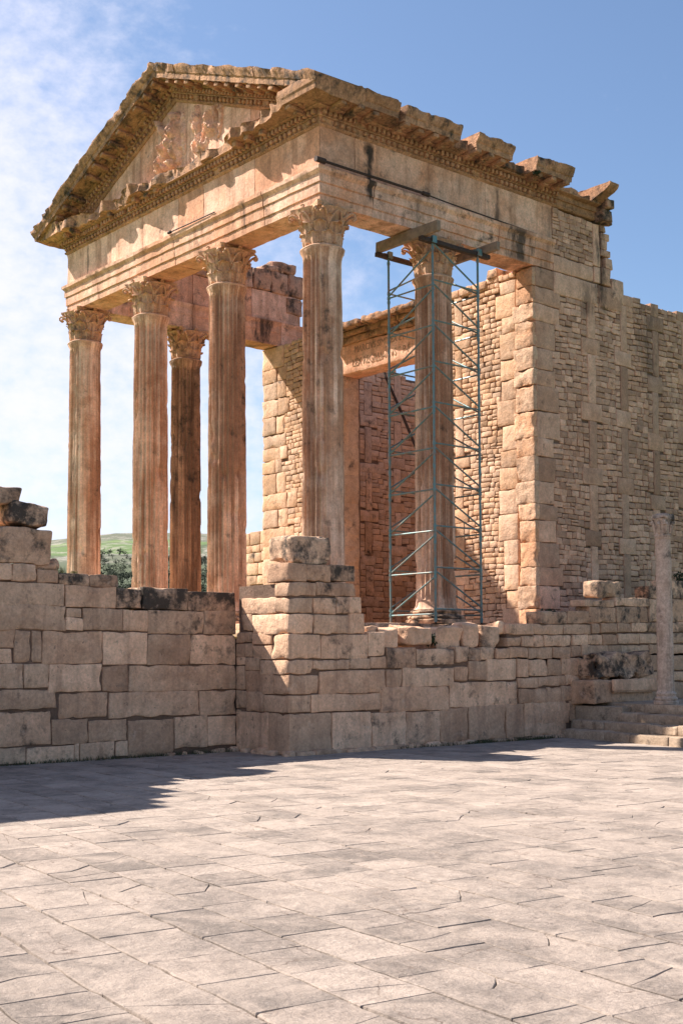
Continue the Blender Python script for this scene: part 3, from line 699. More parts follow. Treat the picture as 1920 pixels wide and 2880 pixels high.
mc = MB()
al = math.atan(.398); sa, ca = math.sin(al), math.cos(al)
def rake(sign):
    # local frame: s climbs towards the apex, "up" is square to the slope; profile z is measured from the top line
    d = (sign*ca, 0, sa); upv = (-sign*sa, 0, ca); o = np.array((XC, 0, Z5))     # top line passes through the apex
    L = 5.73/ca
    T = .64*ca+.0
    def sh(p, z0): return [(a, b-z0) for a, b in p]
    zt = Z3+.66
    base = dict(o=tuple(o), d=d, out_=(0, -1, 0), upv=upv)
    pb = sh(bed, zt); pc = sh(cor, zt)
    eA = ((1, 0, 0), XC)                                     # mitre plane at the apex
    n = 6; cuts = np.linspace(-L-.0, 0, n+1)
    for i in range(n):
        a, b = cuts[i], cuts[i+1]
        e1 = eA if i == n-1 else None
        if i > 0: run(mc, L0=a+.004, L1=b-.004, prof=pb, e1=e1, tint=(rs.random(), 0, rs.random()), seed=rs.randrange(99), amp=.006, **base)
        run(mc, L0=a+.006, L1=b-.006, prof=pc, e1=e1, step=.06, amp=.010, freq=8, lim=nlim(20+sign, 1.04, .05, .92, 1.06),
            tint=(rs.random(), .22, rs.random()), seed=rs.randrange(99), top=lambda s: .0+.02*math.sin(s*7+sign)-.02, **base)
    trims(base, -L+.9, -.05, lambda s, z: np.full(len(z), 1.0), zz=Z3-zt)
rake(1); rake(-1)
mc.build('raking_cornice', M_cor, temple)

# ---------------------------------------------------------------- cella walls (small coursed stones between upright chains)
def chains(us, v0, v1, rs, w=.27, hu=(.85, 1.15), hw=(.55, .78), hh=(.28, .36)):
    L = []
    for u in us:
        z = v0-rs.uniform(0, .8); up_ = rs.random() < .5
        while z < v1:
            h = rs.uniform(*hu) if up_ else rs.uniform(*hh); q = w*rs.uniform(.85, 1.1) if up_ else rs.uniform(*hw)
            c = u+rs.uniform(-.03, .03)
            a, b = max(z, v0), min(z+h, v1)
            if b-a > .08: L.append((c-q/2, c+q/2, a, b))
            z += h; up_ = not up_
    return L
def stepped(rs, u0, side, v0, v1, ws=(.45, .85), hs=(.38, .62)):
    L = []; z = v0
    while z < v1-.05:
        h = rs.uniform(*hs)
        if z+h > v1-.2: h = v1-z
        q = rs.uniform(*ws); L.append((u0, u0+q, z, z+h) if side > 0 else (u0-q, u0, z, z+h)); z += h
    return L
rq = random.Random(21)
W0 = 2.2
# right flank wall, faces +x
mw = MB(); fr = FX(E_)
quo = stepped(rq, AY, 1, W0, Z1-.02, (.62, .98), (.36, .60))
dq = lambda u, v: (.12 if v > 9.3 and rnd.random() < .4 else (.10 if v < 3.4 and rnd.random() < .5 else 0))
ma = MB(); ma2 = MB()
for (a, b, c, d) in quo:                    # ochre facing stones of the anta front
    block(ma, FY(AY), E_-rnd.uniform(.46, .62), E_-.002, c+.003, d-.003, -.14, rnd.uniform(-.004, .006), step=.05, r=.010, amp=.016, jit=.003, freq=8, tint=(rnd.random(), .0, rnd.random()**1.5), chip=.2)
for (a, b, c, d) in quo:                    # anta: whole blocks, seen on two faces
    block(ma2, fr, a+.10, b-.004, c+.004, d-.004, -rnd.uniform(.62, .98), rnd.uniform(-.006, .006), step=.08, r=.012, amp=.010, jit=.004, freq=3,
          tint=(rnd.random(), dq(a, c), rnd.random()), chip=.10)
ma.build('anta', M_anta, temple); ma2.build('quoins', M_rub, temple)
ch = chains([7.75, 8.95, 10.2, 11.45, 12.7], W0-.6, 10.15, random.Random(4), w=.28, hu=(1.0, 1.25), hh=(.34, .42))
ch = [(a, b, max(c, W0), d) for a, b, c, d in ch if d > W0+.1]
bigs(mw, fr, ch, n=.0, step=.12, chip=.04, gap=.002, r=.010)
def top_flank(u): return 10.2 if u < 8.9 else 10.12-.02*(u-9)
rubble(mw, fr, AY, 14.0, W0, 10.17, big=quo+ch, seed=4, n=-.006, top=top_flank)
CORE.append(((E_-.56, AY+.25, 2.0), (E_-.040, 14.0, 10.08)))
# upper part of the flank: panel of big blocks and rubble under the cornice, stepped broken end
up_b = [(6.44, 7.98, 9.72, 10.22), (6.44, 7.86, 10.24, 10.60), (7.88, 8.12, 10.24, 10.62), (8.02, 8.90, 9.70, 10.22), (8.14, 8.50, 10.24, 10.66), (7.86, 8.12, 10.64, 11.66)]
up_b += [(8.52, 8.97, 9.9, 10.46), (8.30, 8.58, 10.66, 10.92), (8.14, 8.50, 10.93, 11.10), (8.14, 8.40, 11.1, 11.32), (8.14, 8.46, 11.32, 11.50), (8.14, 8.34, 11.5, 11.66)]
for q in up_b: block(mw, fr, q[0]+.003, q[1]-.003, q[2]+.003, q[3]-.003, -.6, .012+rnd.uniform(-.004, .006), step=.1, r=.016, amp=.01, tint=(rnd.uniform(.5, 1), .1 if q[0] > 8.1 else 0, rnd.random()), freq=5, chip=.1)
rubble(mw, fr, 6.42, 7.86, 10.60, 11.68, seed=9, n=0.0, hlo=.11, hhi=.15)
CORE.append(((E_-.56, 6.42, 9.7), (E_-.035, 8.1, 11.66)))
blk = [(7.95, 8.30, 11.68, 11.95, .25), (7.95, 8.22, 11.95, 12.16, .36), (8.2, 8.42, 11.68, 11.84, .12)]
for a, b, c, d, q in blk: block(mw, fr, a, b, c, d, -.5, q, step=.08, r=.03, amp=.03, tint=(.3, .3, .5), chip=.2)
cw = mw.build('cella_wall', M_rub, temple); core_of(cw); cw['label'] = 'long right-hand wall of small stones between upright stone chains'

# front wall of the cella, right of the door (faces -y)
mw = MB(); fr = FY(AY+.03)
XL, XR, DL, DR = X4-E_, E_, -6.15, -3.20
q1 = stepped(rq, -.20, -1, W0, 10.05, (.40, .62), (.36, .6)); q2 = stepped(rq, DR, 1, W0, 8.8, (.35, .6), (.4, .9))
ch = chains([-2.0], W0, 10.1, rq, w=.26)
bigs(mw, fr, q1+q2+ch, n=.0, step=.1, chip=.1)
topf = lambda u: 10.22-.10*math.sin(u*2)-(.22 if u < -1.3 else 0)
rubble(mw, fr, DR, -.20, W0, 10.2, big=q1+q2+ch, seed=14, n=-.01, top=topf, hlo=.10, hhi=.16, rr=.018)
CORE.append(((DR+.02, AY+.075, 2.0), (-.3, AY+.60, 9.95)))
for a, b in ((-1.05, -.72), (-1.5, -1.08), (-1.95, -1.52), (-2.4, -1.98), (-2.85, -2.42)):
    block(mw, fr, a, b, 10.0 if a < -1.2 else 10.2, 10.2 if a < -1.2 else 10.42, -.5, .02, step=.09, r=.03, amp=.02, tint=(.4, .15, .5), chip=.15)
cw = mw.build('cella_wall', M_warm, temple); core_of(cw); cw['label'] = 'sunlit front wall of rough small stones to the right of the doorway'
# front wall left of the door, with the far anta
mw = MB()
q1 = stepped(rq, XL, 1, W0, 10.2, (.55, 1.15), (.34, .6)); q1 += [(b, b+rq.uniform(.25, .5), c, d) for a, b, c, d in q1 if rq.random() < .6]; q2 = stepped(rq, DL, -1, W0, 8.8, (.5, .8), (.6, 1.1))
for (a, b, c, d) in q1: block(mw, fr, a, b-.003, c+.003, d-.003, -.6, rnd.uniform(-.006, .012), step=.09, r=.010, amp=.007, tint=(rnd.random(), .0, rnd.random()), freq=4, chip=.15)
bigs(mw, fr, q2, n=0, th=.5, chip=.1)
rubble(mw, fr, XL, DL, W0, 10.2, big=q1+q2, seed=17, n=-.008)
CORE.append(((XL+.05, AY+.075, 2.0), (DL-.03, AY+.60, 10.15)))
cw = mw.build('cella_wall', M_warm, temple); core_of(cw); cw['label'] = 'sunlit front wall and anta at the far left end'
# inner face of the left cella wall and the back wall
mw = MB(); fr = FX(X4+E_)
ch = chains([6.9, 8.05, 9.15, 10.3, 11.5, 12.8], W0, 10.1, rq, w=.30)
bigs(mw, fr, ch, n=.004, step=.14, chip=.1, dark=lambda u, v: .12 if abs(u-9.15) < .4 else 0)
rubble(mw, fr, 6.35, 14.0, W0, 10.2, big=ch, seed=24, n=-.006, top=lambda u: 10.16-.25*max(0, u-10), hlo=.12, hhi=.19, wlo=.18, whi=.48)
CORE.append(((XL-.0, AY+.6, 2.0), (X4+E_-.045, 14.0, 9.98)))
cw = mw.build('cella_wall', M_warm, temple); core_of(cw); cw['label'] = 'inner face of the far side wall seen through the doorway'
mw = MB()
rubble(mw, FY(14.0), XL, XR, W0, 9.8, seed=31, n=-.006, hlo=.16, hhi=.24, wlo=.3, whi=.6); plain_box(mw, (XL, 14.06, 2.0), (XR, 14.6, 9.7))
mw.build('cella_wall', M_warm, temple)['label'] = 'back wall of the roofless chamber'

# doorway: jambs, inscribed lintel and its cornice
md = MB(); fr = FY(AY)
block(md, fr, DL-.45, DL, W0, 8.86, -.55, .03, step=.2, r=.02, amp=.012, tint=(.2, .1, .9), chip=.1)
block(md, fr, DR, DR+.45, W0, 8.86, -.55, .03, step=.2, r=.02, amp=.012, tint=(.4, 0, .9), chip=.1)
md.build('door_jamb', M_warm, temple)
md = MB()
block(md, fr, DL-.35, DR+.42, 8.86, 9.62, -.55, .05, step=.12, r=.02, amp=.012, tint=(.9, 0, .9), chip=.08, jit=.005)
lint = md.build('door_lintel', M_ent, temple)
md = MB()
for a, b in ((DL-.55, -5.0), (-4.98, -3.9), (-3.88, -3.0)):
    block(md, fr, a, b, 9.63, 9.80, -.5, .12, step=.1, r=.03, amp=.015, tint=(.3, .15, .6))
    block(md, fr, a, b, 9.80, 9.93, -.5, .22, step=.1, r=.03, amp=.015, tint=(.3, .2, .6))
    block(md, fr, a, b, 9.93, 10.10, -.5, .44, step=.08, r=.05, amp=.03, tint=(.3, .3, .6), chip=.25)
block(md, fr, DL-.35, DL-.05, 10.10, 10.36, -.4, .1, step=.08, r=.04, amp=.03, tint=(.6, .1, .6), chip=.3)
md.build('door_cornice', M_cor, temple)
def text_mesh(s, size, x, z, y):
    cu = bpy.data.curves.new('t', 'FONT'); cu.body = s; cu.size = size; cu.extrude = .004; cu.resolution_u = 2
    ob = bpy.data.objects.new('t', cu); COL.objects.link(ob); dg = bpy.context.evaluated_depsgraph_get()
    me = bpy.data.meshes.new_from_object(ob.evaluated_get(dg)); bpy.data.objects.remove(ob); bpy.data.curves.remove(cu)
    V = np.array([v.co[:] for v in me.vertices]); F = [tuple(p.vertices) for p in me.polygons]; bpy.data.meshes.remove(me)
    V = np.column_stack([V[:, 0]*.8+x, y-V[:, 2], V[:, 1]+z]); return V, F
for s, x, z, q in (('MARCIVS SIMPLEX ET L', -5.62, 9.36, .25), ('LEX REGILLIANVS S P F', -5.72, 9.02, .27)):
    mi = MB(); V, F = text_mesh(s, q, x, z, AY-.055); mi.add(V, F); mi.build('inscription_line', M_letter, lint, smooth=False)
# left flank: stones left on top of the frieze
ms = MB()
for (a, b, c, d) in [(.4, 1.3, Z3, 12.12), (1.3, 2.4, Z3, 12.2), (2.4, 3.4, Z3, 12.15), (3.4, 4.2, Z3, 12.0), (4.2, 4.92, Z3, 12.28), (4.95, 5.55, Z3, 12.30), (5.57, 6.15, Z3, 12.32), (6.17, 6.72, Z3, 12.34), (6.1, 6.66, 11.2, 11.69),
                     (5.3, 6.0, 12.31, 12.46), (5.6, 6.45, 12.34, 12.62)]:
    block(ms, FX(X4+E_), a+.005, b-.005, c+.002, d-.005, -.62, .04, step=.09, r=.03, amp=.03, tint=(rnd.random()*.6, .22, rnd.random()), chip=.2)
ms.build('upper_course', M_rub, temple)

# ================================================================ precinct walls
def top_dark(L, z0): return None
def wall_from(L, fr, name, label, core, th=.35, dark=None, skip=(), extra=None, loc=(0, 0, 0)):
    m = MB()
    bigs(m, fr, [q for i, q in enumerate(L) if i not in skip], n=0, th=th, dark=dark, step=.06, amp=.009, r=.012, chip=.12, gap=.005)
    if extra: extra(m)
    o = m.build(name, M_wall, None, loc=loc); tag(o, label, 'wall')
    if core:
        c = MB(); [plain_box(c, *q) for q in core]; c.build('wall_core', M_mort, o)
    return o
rnd = random.Random(99)
LEFT = [(a, -2.745 if b > -3 else b, c, d) for a, b, c, d in LEFT]
PIERF = [(1.0 if (a < 1.2 and c < 2.0) else a, b, c, d) for a, b, c, d in PIERF]
def dk_left(u, v):
    if v > 2.7 and u > -6.1: return .33
    if v > 2.35 and u > -5.1: return .38
    if 1.95 < v < 2.4 and -4.5 < u < -2.6: return .14
    if u > -3.8 and 1.46 < v < 2: return .13
    if v < .62 and (u < -6 or -3.98 < u < -3.3): return .10
    return .0
def left_more(m):
    """the part of the wall towards the camera's left, out of the picture, standing higher in steps"""
    r_ = random.Random(3); y = -7.25; z = 0
    bricks = []
    zc = 0.0
    while zc < 6.2:
        h = r_.uniform(.38, .52); y0 = -7.22 if zc < 3.0 else -7.22-(zc-2.9)*1.12+r_.uniform(-.2, .2)
        y = y0
        while y > -13.5:
            L = r_.uniform(.5, 1.2); bricks.append((y-L, y, zc, zc+h)); y -= L
        zc += h
    bigs(m, FX(1.0), bricks, n=0, th=.55, step=.2, chip=.1)
wall_from(LEFT, FX(1.0), 'precinct_wall', 'long wall of large squared blocks in shade on the left, topped with blackened stones',
          [((.45, -13.4, -.3), (.965, -7.4, 2.9)), ((.5, -7.3, -.3), (.965, -2.80, 2.33)), ((.5, -7.3, 2.3), (.955, -5.1, 2.86))], dark=dk_left, extra=left_more, th=.5, loc=(.7, -7, 0))

def pier_extra(m):
    r_ = random.Random(8)
    # corner stones: whole blocks seen on two faces
    C = [(1.88, -2.38, 2.80, 3.12), (2.05, -2.17, 2.56, 2.80), (1.46, -2.24, 2.29, 2.55), (1.46, -2.23, 1.95, 2.28), (2.0, -2.09, 1.55, 1.95),
         (1.68, -2.26, 1.30, 1.54), (2.05, -2.12, .97, 1.30), (1.78, -2.30, .68, .965), (1.92, -1.87, -.02, .675)]
    for x0, y1, z0, z1 in C:
        block(m, Frame((0, 0, 0), (0, 1, 0), (0, 0, 1), (1, 0, 0)), PY, y1-.005, z0+.005, z1-.004, x0+.005, PX, step=.06, r=.012, amp=.009, jit=.006, freq=4.5,
              tint=(r_.random(), 0, r_.random()), chip=.16)
PF = [q for q in PIERF if q[1] < 2.3]
RT = [q for q in RIGHT if q[0] > -2.6]+[(3.02, 3.56, 1.19, 1.52)]
def dk_right(u, v):
    if v > 2.8 and u > -2.0: return .30
    if v > 2.5 and u > -2.4: return .16
    if 1.35 < v < 1.78 and -.7 < u < 1.9: return .16
    if v > 2.15: return .20
    if v < .7 and rnd.random() < .4: return .10
    return .12 if rnd.random() < .12 else 0
m = MB()
bigs(m, FX(PX), RT, n=0, th=.38, dark=dk_right, step=.06, amp=.009, r=.012, chip=.12, gap=.005)
bigs(m, FY(PY), PF, n=0, th=.38, dark=lambda u, v: 0, step=.06, amp=.009, r=.012, chip=.12, gap=.005)
pier_extra(m)
for a, b, c, d in [(8.1, 9.0, 0, .6), (8.1, 9.2, .6, 1.2), (8.1, 8.9, 1.2, 1.8), (8.1, 9.1, 1.8, 2.4), (8.13, 9.0, 2.4, 3.1), (-.6, .1, 1.72, 1.75)]:
    if b > 1: block(m, FX(PX), a, b, c, d, -.4, 0, step=.15)
bw = m.build('podium_wall', M_wall, None, loc=(PX, -2, 0)); tag(bw, 'wall of squared blocks with a tall ruined corner pier, in front of the scaffold', 'wall')
c = MB()
plain_box(c, (1.05, PY+.04, -.3), (PX-.04, -1.42, 2.78)); plain_box(c, (1.0, -1.5, -.3), (PX-.045, -1.15, 2.2)); plain_box(c, (.6, -1.2, -.3), (PX-.045, 9.0, 1.70))
plain_box(c, (.6, -2.72, -.3), (1.06, -1, 1.9)); plain_box(c, (.6, 2.45, 1.4), (PX-.045, 9.0, 2.17)); plain_box(c, (.6, 5.72, 2.1), (PX-.045, 9.0, 2.5))
c.build('wall_core', M_mort, bw)

# footing rubble along the foot of the walls
m = MB(); r_ = random.Random(12)
for k in range(90):
    y = r_.uniform(-2.9, 4.0); s = r_.uniform(.05, .16)
    block(m, FX(PX), y, y+s*2.0, -.05, s*.45, -.05, r_.uniform(.03, .12), step=.05, r=.03, amp=.02, chip=.1)
for k in range(10):
    x = r_.uniform(1.0, 2.4); s = r_.uniform(.07, .16); block(m, FY(PY), x, x+s*1.9, -.05, s*.6, -.05, r_.uniform(.04, .12), step=.05, r=.03, amp=.02)
for k in range(14):
    y = r_.uniform(-4.2, -2.8); s = r_.uniform(.05, .1); block(m, FX(1.0), y, y+s*2, -.05, s*.7, -.05, r_.uniform(.03, .10), step=.05, r=.03, amp=.02)
tag(m.build('footing_rubble', M_wall, None), kind='stuff')

# weeds along the foot of the walls
m = MB(); V = []; F = []
for k in range(2600):
    if r_.random() < .72: b = np.array((PX+r_.uniform(.0, .10)+abs(r_.gauss(0, .03)), r_.choice([r_.uniform(-.5, 4.0), r_.uniform(1.2, 3.6)]), 0))
    else: b = np.array((1.0+abs(r_.gauss(0, .05)), r_.uniform(-7, -2.8), 0))
    h = r_.uniform(.02, .07); a = r_.uniform(0, 6.3); sd = np.array((math.cos(a), math.sin(a), 0))*.006; ln = np.array((r_.uniform(-.5, .5), r_.uniform(-.5, .5), 1))*h
    k_ = len(V); V += [b-sd, b+sd, b+ln+sd*.3, b+ln-sd*.3]; F.append((k_, k_+1, k_+2, k_+3))
m.add(V, F); M_weed = plain('weed_green', (.04, .06, .02), .8, 0, .4, 30, (.12, .10, .05))
tag(m.build('weeds', M_weed, None, smooth=False), kind='stuff')

# ================================================================ loose stones
def loose(name, label, cx, cy, cz, sx, sy, sz, rz=0, rx=0, ry=0, dark=0, group=None, chip=.25, amp=.02, mat=None, cat='stone', r=.03, tint=None):
    m = MB(); block(m, Frame((0, 0, 0), (1, 0, 0), (0, 0, 1), (0, -1, 0)), -sx/2, sx/2, 0, sz, -sy/2, sy/2, step=.045, r=r, amp=amp, jit=.025, freq=4,
                    tint=tint or (rnd.random(), dark, rnd.random()), chip=chip)
    o = m.build(name, mat or M_wall, None); o.location = (cx, cy, cz); o.rotation_euler = (math.radians(rx), math.radians(ry), math.radians(rz))
    return tag(o, label, cat, group)
loose('stone_block', 'large pale block with a small square hole resting on the left wall', .72, -6.86, 3.03, .55, 1.36, .53, dark=.14, chip=.3)
loose('stone_block', 'blackened block tilted on top of the large pale one at far left', .72, -6.56, 3.59, .55, .64, .33, rx=-6, dark=.33, chip=.2)
loose('stone_block', 'topmost brown block overhanging at the left edge', .72, -7.25, 3.88, .5, 1.16, .26, rx=2, dark=.22, chip=.3)
loose('round_stone', 'small rounded stone beside the grass tuft on the left wall', .8, -6.02, 2.9, .22, .2, .22, rx=25, dark=.2, chip=.1, r=.08)
loose('round_stone', 'flat rounded stone squeezed under the large pale block', .78, -6.25, 2.925, .3, .36, .11, dark=.1, r=.05)
loose('stone_block', 'rough grey block standing alone on top of the corner pier', 2.08, -2.22, 3.13, .62, .84, .46, rz=2, dark=.26, chip=.35, tint=(.5, .24, .3))
for nm, lab, x, y0, y1, z0, z1, dk, rz in [
        ('stone_block', 'small broken stone lying beside the pier on the wall top', 2.2, -1.38, -1.04, 1.80, 1.98, 0, 12),
        ('stone_block', 'brown rounded stone behind the small broken one on the wall', 2.08, -1.02, -.60, 1.80, 2.10, .12, 20),
        ('stone_block', 'pale pointed stone between the brown one and the square one', 2.2, -.62, -.24, 1.76, 2.08, 0, -25),
        ('stone_block', 'pale squarish block in the middle of the broken wall top', 2.2, -.20, .58, 1.76, 2.12, 0, 14),
        ('stone_block', 'wide cream block with one sunlit face on the wall top', 2.12, .78, 1.36, 1.71, 2.13, 0, -8),
        ('stone_block', 'narrow whitish upright stone leaning on the wide cream block', 2.2, 1.38, 1.74, 1.75, 2.18, 0, -14),
        ('stone_block', 'dark square stone at the right end of the loose stones', 2.2, 1.80, 2.28, 1.75, 2.16, .18, 0),
        ('stone_block', 'pale stone wedged under the start of the wall ledge', 2.16, 2.3, 2.46, 1.98, 2.22, .0, 0)]:
    loose(nm, lab, x, (y0+y1)/2, z0, .42, y1-y0, z1-z0, rz=rz, dark=dk, chip=.3, amp=.03, tint=(.9 if dk == 0 else .4, dk, rnd.random()), r=.035)
loose('stone_block', 'small square block sitting on the slab left of the colonnette', 2.2, 5.62, 2.78, .4, .78, .33, rz=0, dark=.2, tint=(.05, .2, .2))
loose('carved_block', 'long carved block with a moulding lying on the step landing', 2.70, 5.22, .645, .66, 1.9, .47, dark=.08, chip=.12, cat='block', amp=.012)
loose('boulder', 'dark broken boulder on top of the long carved block', 2.66, 5.36, 1.13, .6, 1.75, .48, rx=2, dark=.28, chip=1.0, amp=.05, cat='boulder')
o = bpy.data.objects['carved_block']; m = MB()
block(m, FX(.35), -.45, .93, .20, .235, 0, .05, step=.1, r=.01, amp=.004); block(m, FX(.35), -.47, .94, .235, .46, 0, .075, step=.1, r=.02, amp=.006)
q = m.build('moulding', M_wall, None); q.parent = o; q.location = (0, 0, 0)

# ================================================================ steps and colonnette
ang = math.radians(-11.9); ex = np.array((math.cos(ang), math.sin(ang), 0)); ey = np.array((-math.sin(ang), math.cos(ang), 0))
st = MB(); r_ = random.Random(6)
for k, (s0, dy) in enumerate([(0, 0), (.0, .30), (.05, .62), (.05, .93)]):
    z0, z1 = .168*k-(.2 if k == 0 else .02), .168*(k+1)
    o_ = np.array((2.40, 3.93, 0))+ey*dy; fr = Frame(o_, ex, (0, 0, 1), -ey); s = s0
    while s < 9.5:
        L = r_.uniform(.7, 1.5); block(st, fr, s+.004, s+L-.004, z0, z1-.002*k, -.9, r_.uniform(-.015, .01), step=.07, r=.022, amp=.010, freq=4, tint=(r_.random(), .05, r_.random()), chip=.16); s += L
plain_box(st, (2.48, 4.35, -.1), (3.6, 8.6, .60), (.4, .1, .5)); plain_box(st, (2.485, 4.9, -.1), (3.6, 8.6, .655), (.4, .1, .5))
o_ = np.array((2.40, 3.93, 0))+ey*1.5; fr = Frame(o_, ex, (0, 0, 1), -ey)
for i in range(9):
    for j in range(6): block(st, fr, i*1.0+r_.uniform(-.1, 0), i*1.0+.98, .4, .668, -j*.8-.8, -j*.8-.01, step=.2, r=.015, amp=.006, tint=(r_.random(), 0, r_.random()))
tag(st.build('stone_steps', M_step, None, loc=(4, 4, 0)), 'four worn stone steps climbing at the right edge of the square', 'steps')

cl = empty('colonnette', (4.35, 4.70, .67), 'slender freestanding stone column with a worn capital on the step landing', 'column')
def lathe_at(prof, n, c, amp, tint, seed=0):
    m = MB(); k = len(prof); V = np.array([(r*math.cos(2*math.pi*i/n), r*math.sin(2*math.pi*i/n), z) for i in range(n) for r, z in prof])
    V = V+v3(V, 3.5, seed)*amp+v3(V, 11, seed+5)*amp*.5+np.array(c)
    m.add(V, [(i*k+j, ((i+1) % n)*k+j, ((i+1) % n)*k+j+1, i*k+j+1) for i in range(n) for j in range(k-1)], tint); return m
C0 = (4.35, 4.70, .67)
pr = [(.0, .24)]+[(.158-.018*t, .24+2.86*t) for t in np.linspace(0, 1, 40)]+[(.15, 3.11), (.148, 3.13), (0, 3.13)]
lathe_at(pr, 48, C0, .006, (.6, .05, .4), 3).build('shaft', M_col2, cl, loc=C0)
pr = [(0, 0), (.27, 0), (.275, .05), (.25, .07)]+[(.235+.02*math.cos(a), .10+.03*math.sin(a)) for a in np.linspace(-1.5, 1.5, 6)]+[(.215, .14), (.215, .16)]+[(.21+.018*math.cos(a), .19+.025*math.sin(a)) for a in np.linspace(-1.5, 1.5, 6)]+[(.2, .225), (.19, .25), (0, .25)]
pr = [(a*.84, b) for a, b in pr]
lathe_at(pr, 48, C0, .006, (.8, 0, .4), 5).build('base', M_col2, cl, loc=C0)
mcap = lathe_at([(0, 3.13), (.150, 3.13), (.160, 3.16), (.148, 3.18), (.145, 3.25), (.152, 3.36), (.17, 3.44), (.185, 3.47), (0, 3.48)], 40, C0, .014, (.3, .22, .4), 8)
for k in range(8):
    a = k*math.pi/4+.2; c = np.array(C0)+np.array((math.cos(a)*.148, math.sin(a)*.148, 3.2))
    polytube(mcap, [c, c+np.array((math.cos(a)*.015, math.sin(a)*.015, .12)), c+np.array((math.cos(a)*.05, math.sin(a)*.05, .2)), c+np.array((math.cos(a)*.06, math.sin(a)*.06, .16))], [.03, .035, .028, .02], 6, (.4, .2, .5))
for k in range(4):
    a = math.pi/4+k*math.pi/2; c = np.array(C0)+np.array((math.cos(a)*.19, math.sin(a)*.19, 3.41)); polytube(mcap, [c-np.array((0, 0, .05)), c, c+np.array((0, 0, .04))], [.03, .04, .02], 7, (.4, .2, .5))
block(mcap, Frame(C0, (1, 0, 0), (0, 0, 1), (0, -1, 0)), -.17, .17, 3.46, 3.56, -.17, .17, step=.06, r=.03, amp=.02, tint=(.3, .25, .4), chip=.3)
mcap.build('capital', M_col2, cl, loc=C0)

# ================================================================ scaffold
sc_ = empty('scaffold', (0, TY, 2.25), 'blue-green steel scaffold tower around the right-hand rear column', 'scaffold')
A = .655; cor4 = {(sx, sy): (sx*A, TY+sy*A) for sx in (-1, 1) for sy in (-1, 1)}
ZL = [2.36+.83*k for k in range(10)]
for (sx, sy), (x, y) in cor4.items():
    m = MB()
    for k in range(5): tube(m, (x, y, 2.26+1.54*k), (x, y, 2.26+1.54*(k+1)-.0), .024, 10); tube(m, (x, y, 2.26+1.54*k+.0), (x, y, 2.36+1.54*k), .030, 10)
    tube(m, (x, y, 9.96), (x, y, 10.05), .03, 10)
    for z in ZL[:9]:
        for dz in (.06, .16, .80): tube(m, (x, y, z+dz-.03), (x, y, z+dz+.03), .033, 8)
    m.build('post', M_steel, sc_)
    m = MB(); tube(m, (x, y, 2.235), (x, y, 2.36), .018, 8); plain_box(m, (x-.07, y-.07, 2.232), (x+.07, y+.07, 2.242)); m.build('foot_jack', M_rust, sc_)
def bar(a, b, za, zb, nm='brace'):
    m = MB(); p, q = cor4[a], cor4[b]; tube(m, (*p, za), (*q, zb), .018, 8); m.build(nm, M_steel, sc_)
LN, NR, RB, BL = ((-1, -1), (1, -1)), ((1, -1), (1, 1)), ((1, 1), (-1, 1)), ((-1, 1), (-1, -1))
for k in range(9):
    z = ZL[k]
    bar(*LN, z+.06, z+.06, 'ledger'); bar(*NR, z+.16, z+.16, 'ledger')
    bar(*RB, z+.06, z+.06, 'ledger'); bar(*BL, z+.16, z+.16, 'ledger')
    bar(*LN, z+.10, z+.80); bar(*NR, z+.92, z+.22)
    bar(*RB, z+.10, z+.80); bar(*BL, z+.92, z+.22)
def beam(x0, x1, y0, y1, z0, z1, nm, mat, label=None):
    m = MB(); block(m, Frame((0, 0, 0), (1, 0, 0), (0, 0, 1), (0, -1, 0)), x0, x1, z0, z1, -y1, -y0, step=.12, r=.008, amp=.004, jit=.004); o = m.build(nm, mat, sc_)
    if label: o['label'] = label
beam(-.72, 1.10, 2.02, 2.12, 9.985, 10.20, 'timber_beam', M_wood)
beam(-.75, 1.05, 3.80, 3.90, 9.985, 10.16, 'timber_beam', M_wood)
beam(.61, .70, 1.98, 3.98, 9.89, 9.98, 'steel_beam', M_rust); beam(-.70, -.61, 1.98, 3.98, 9.89, 9.98, 'steel_beam', M_rust)
for (sx, sy), (x, y) in cor4.items():
    m = MB(); plain_box(m, (x-.06, y-.06, 9.90), (x+.06, y+.06, 9.915)); plain_box(m, (x-.075, y-.06, 9.9), (x-.06, y+.06, 10.04)); plain_box(m, (x+.06, y-.06, 9.9), (x+.075, y+.06, 10.04)); m.build('beam_fork', M_steel, sc_)

# ================================================================ iron rods, timber pole, plants
tr = MB()
tube(tr, (.49, -.50, Z2+.045), (.47, 2.33, Z2+.055), .026, 10); tube(tr, (.49, -.56, Z2+.045), (.488, -.33, Z2+.046), .055, 10); tube(tr, (.47, 2.25, Z2+.055), (.47, 2.42, Z2+.055), .045, 10)
polytube(tr, [(.47, 2.33, Z2+.05), (.44, 3.0, Z2+.04), (.42, 4.4, Z2+.02), (.43, 5.9, Z2-.02)], [.014]*4, 8)
tag(tr.build('iron_tie_rod', M_rust, None, loc=(.47, 1, Z2)), 'black iron rod with end nuts lying along the right side ledge of the temple', 'rod')
tr = MB(); polytube(tr, [(-4.72, -.47, Z2+.03), (-3.9, -.46, Z2+.02), (-3.0, -.46, Z2+.01)], [.014]*3, 8); tube(tr, (-4.78, -.47, Z2+.03), (-4.68, -.47, Z2+.03), .035, 8)
tag(tr.build('iron_tie_rod', M_rust, None, loc=(-4, -.46, Z2)), 'short thin iron rod on the front ledge below the sculpted gable', 'rod')
tr = MB(); polytube(tr, [(-6.02, 6.9, 9.35), (-5.2, 6.9, 7.9), (-3.9, 6.85, 5.6), (-3.2, 6.85, 4.2)], [.035, .038, .04, .042], 9)
tag(tr.build('leaning_pole', M_rust, None, loc=(-5, 6.9, 7)), 'dark pole leaning inside the doorway behind the inscribed lintel', 'pole')

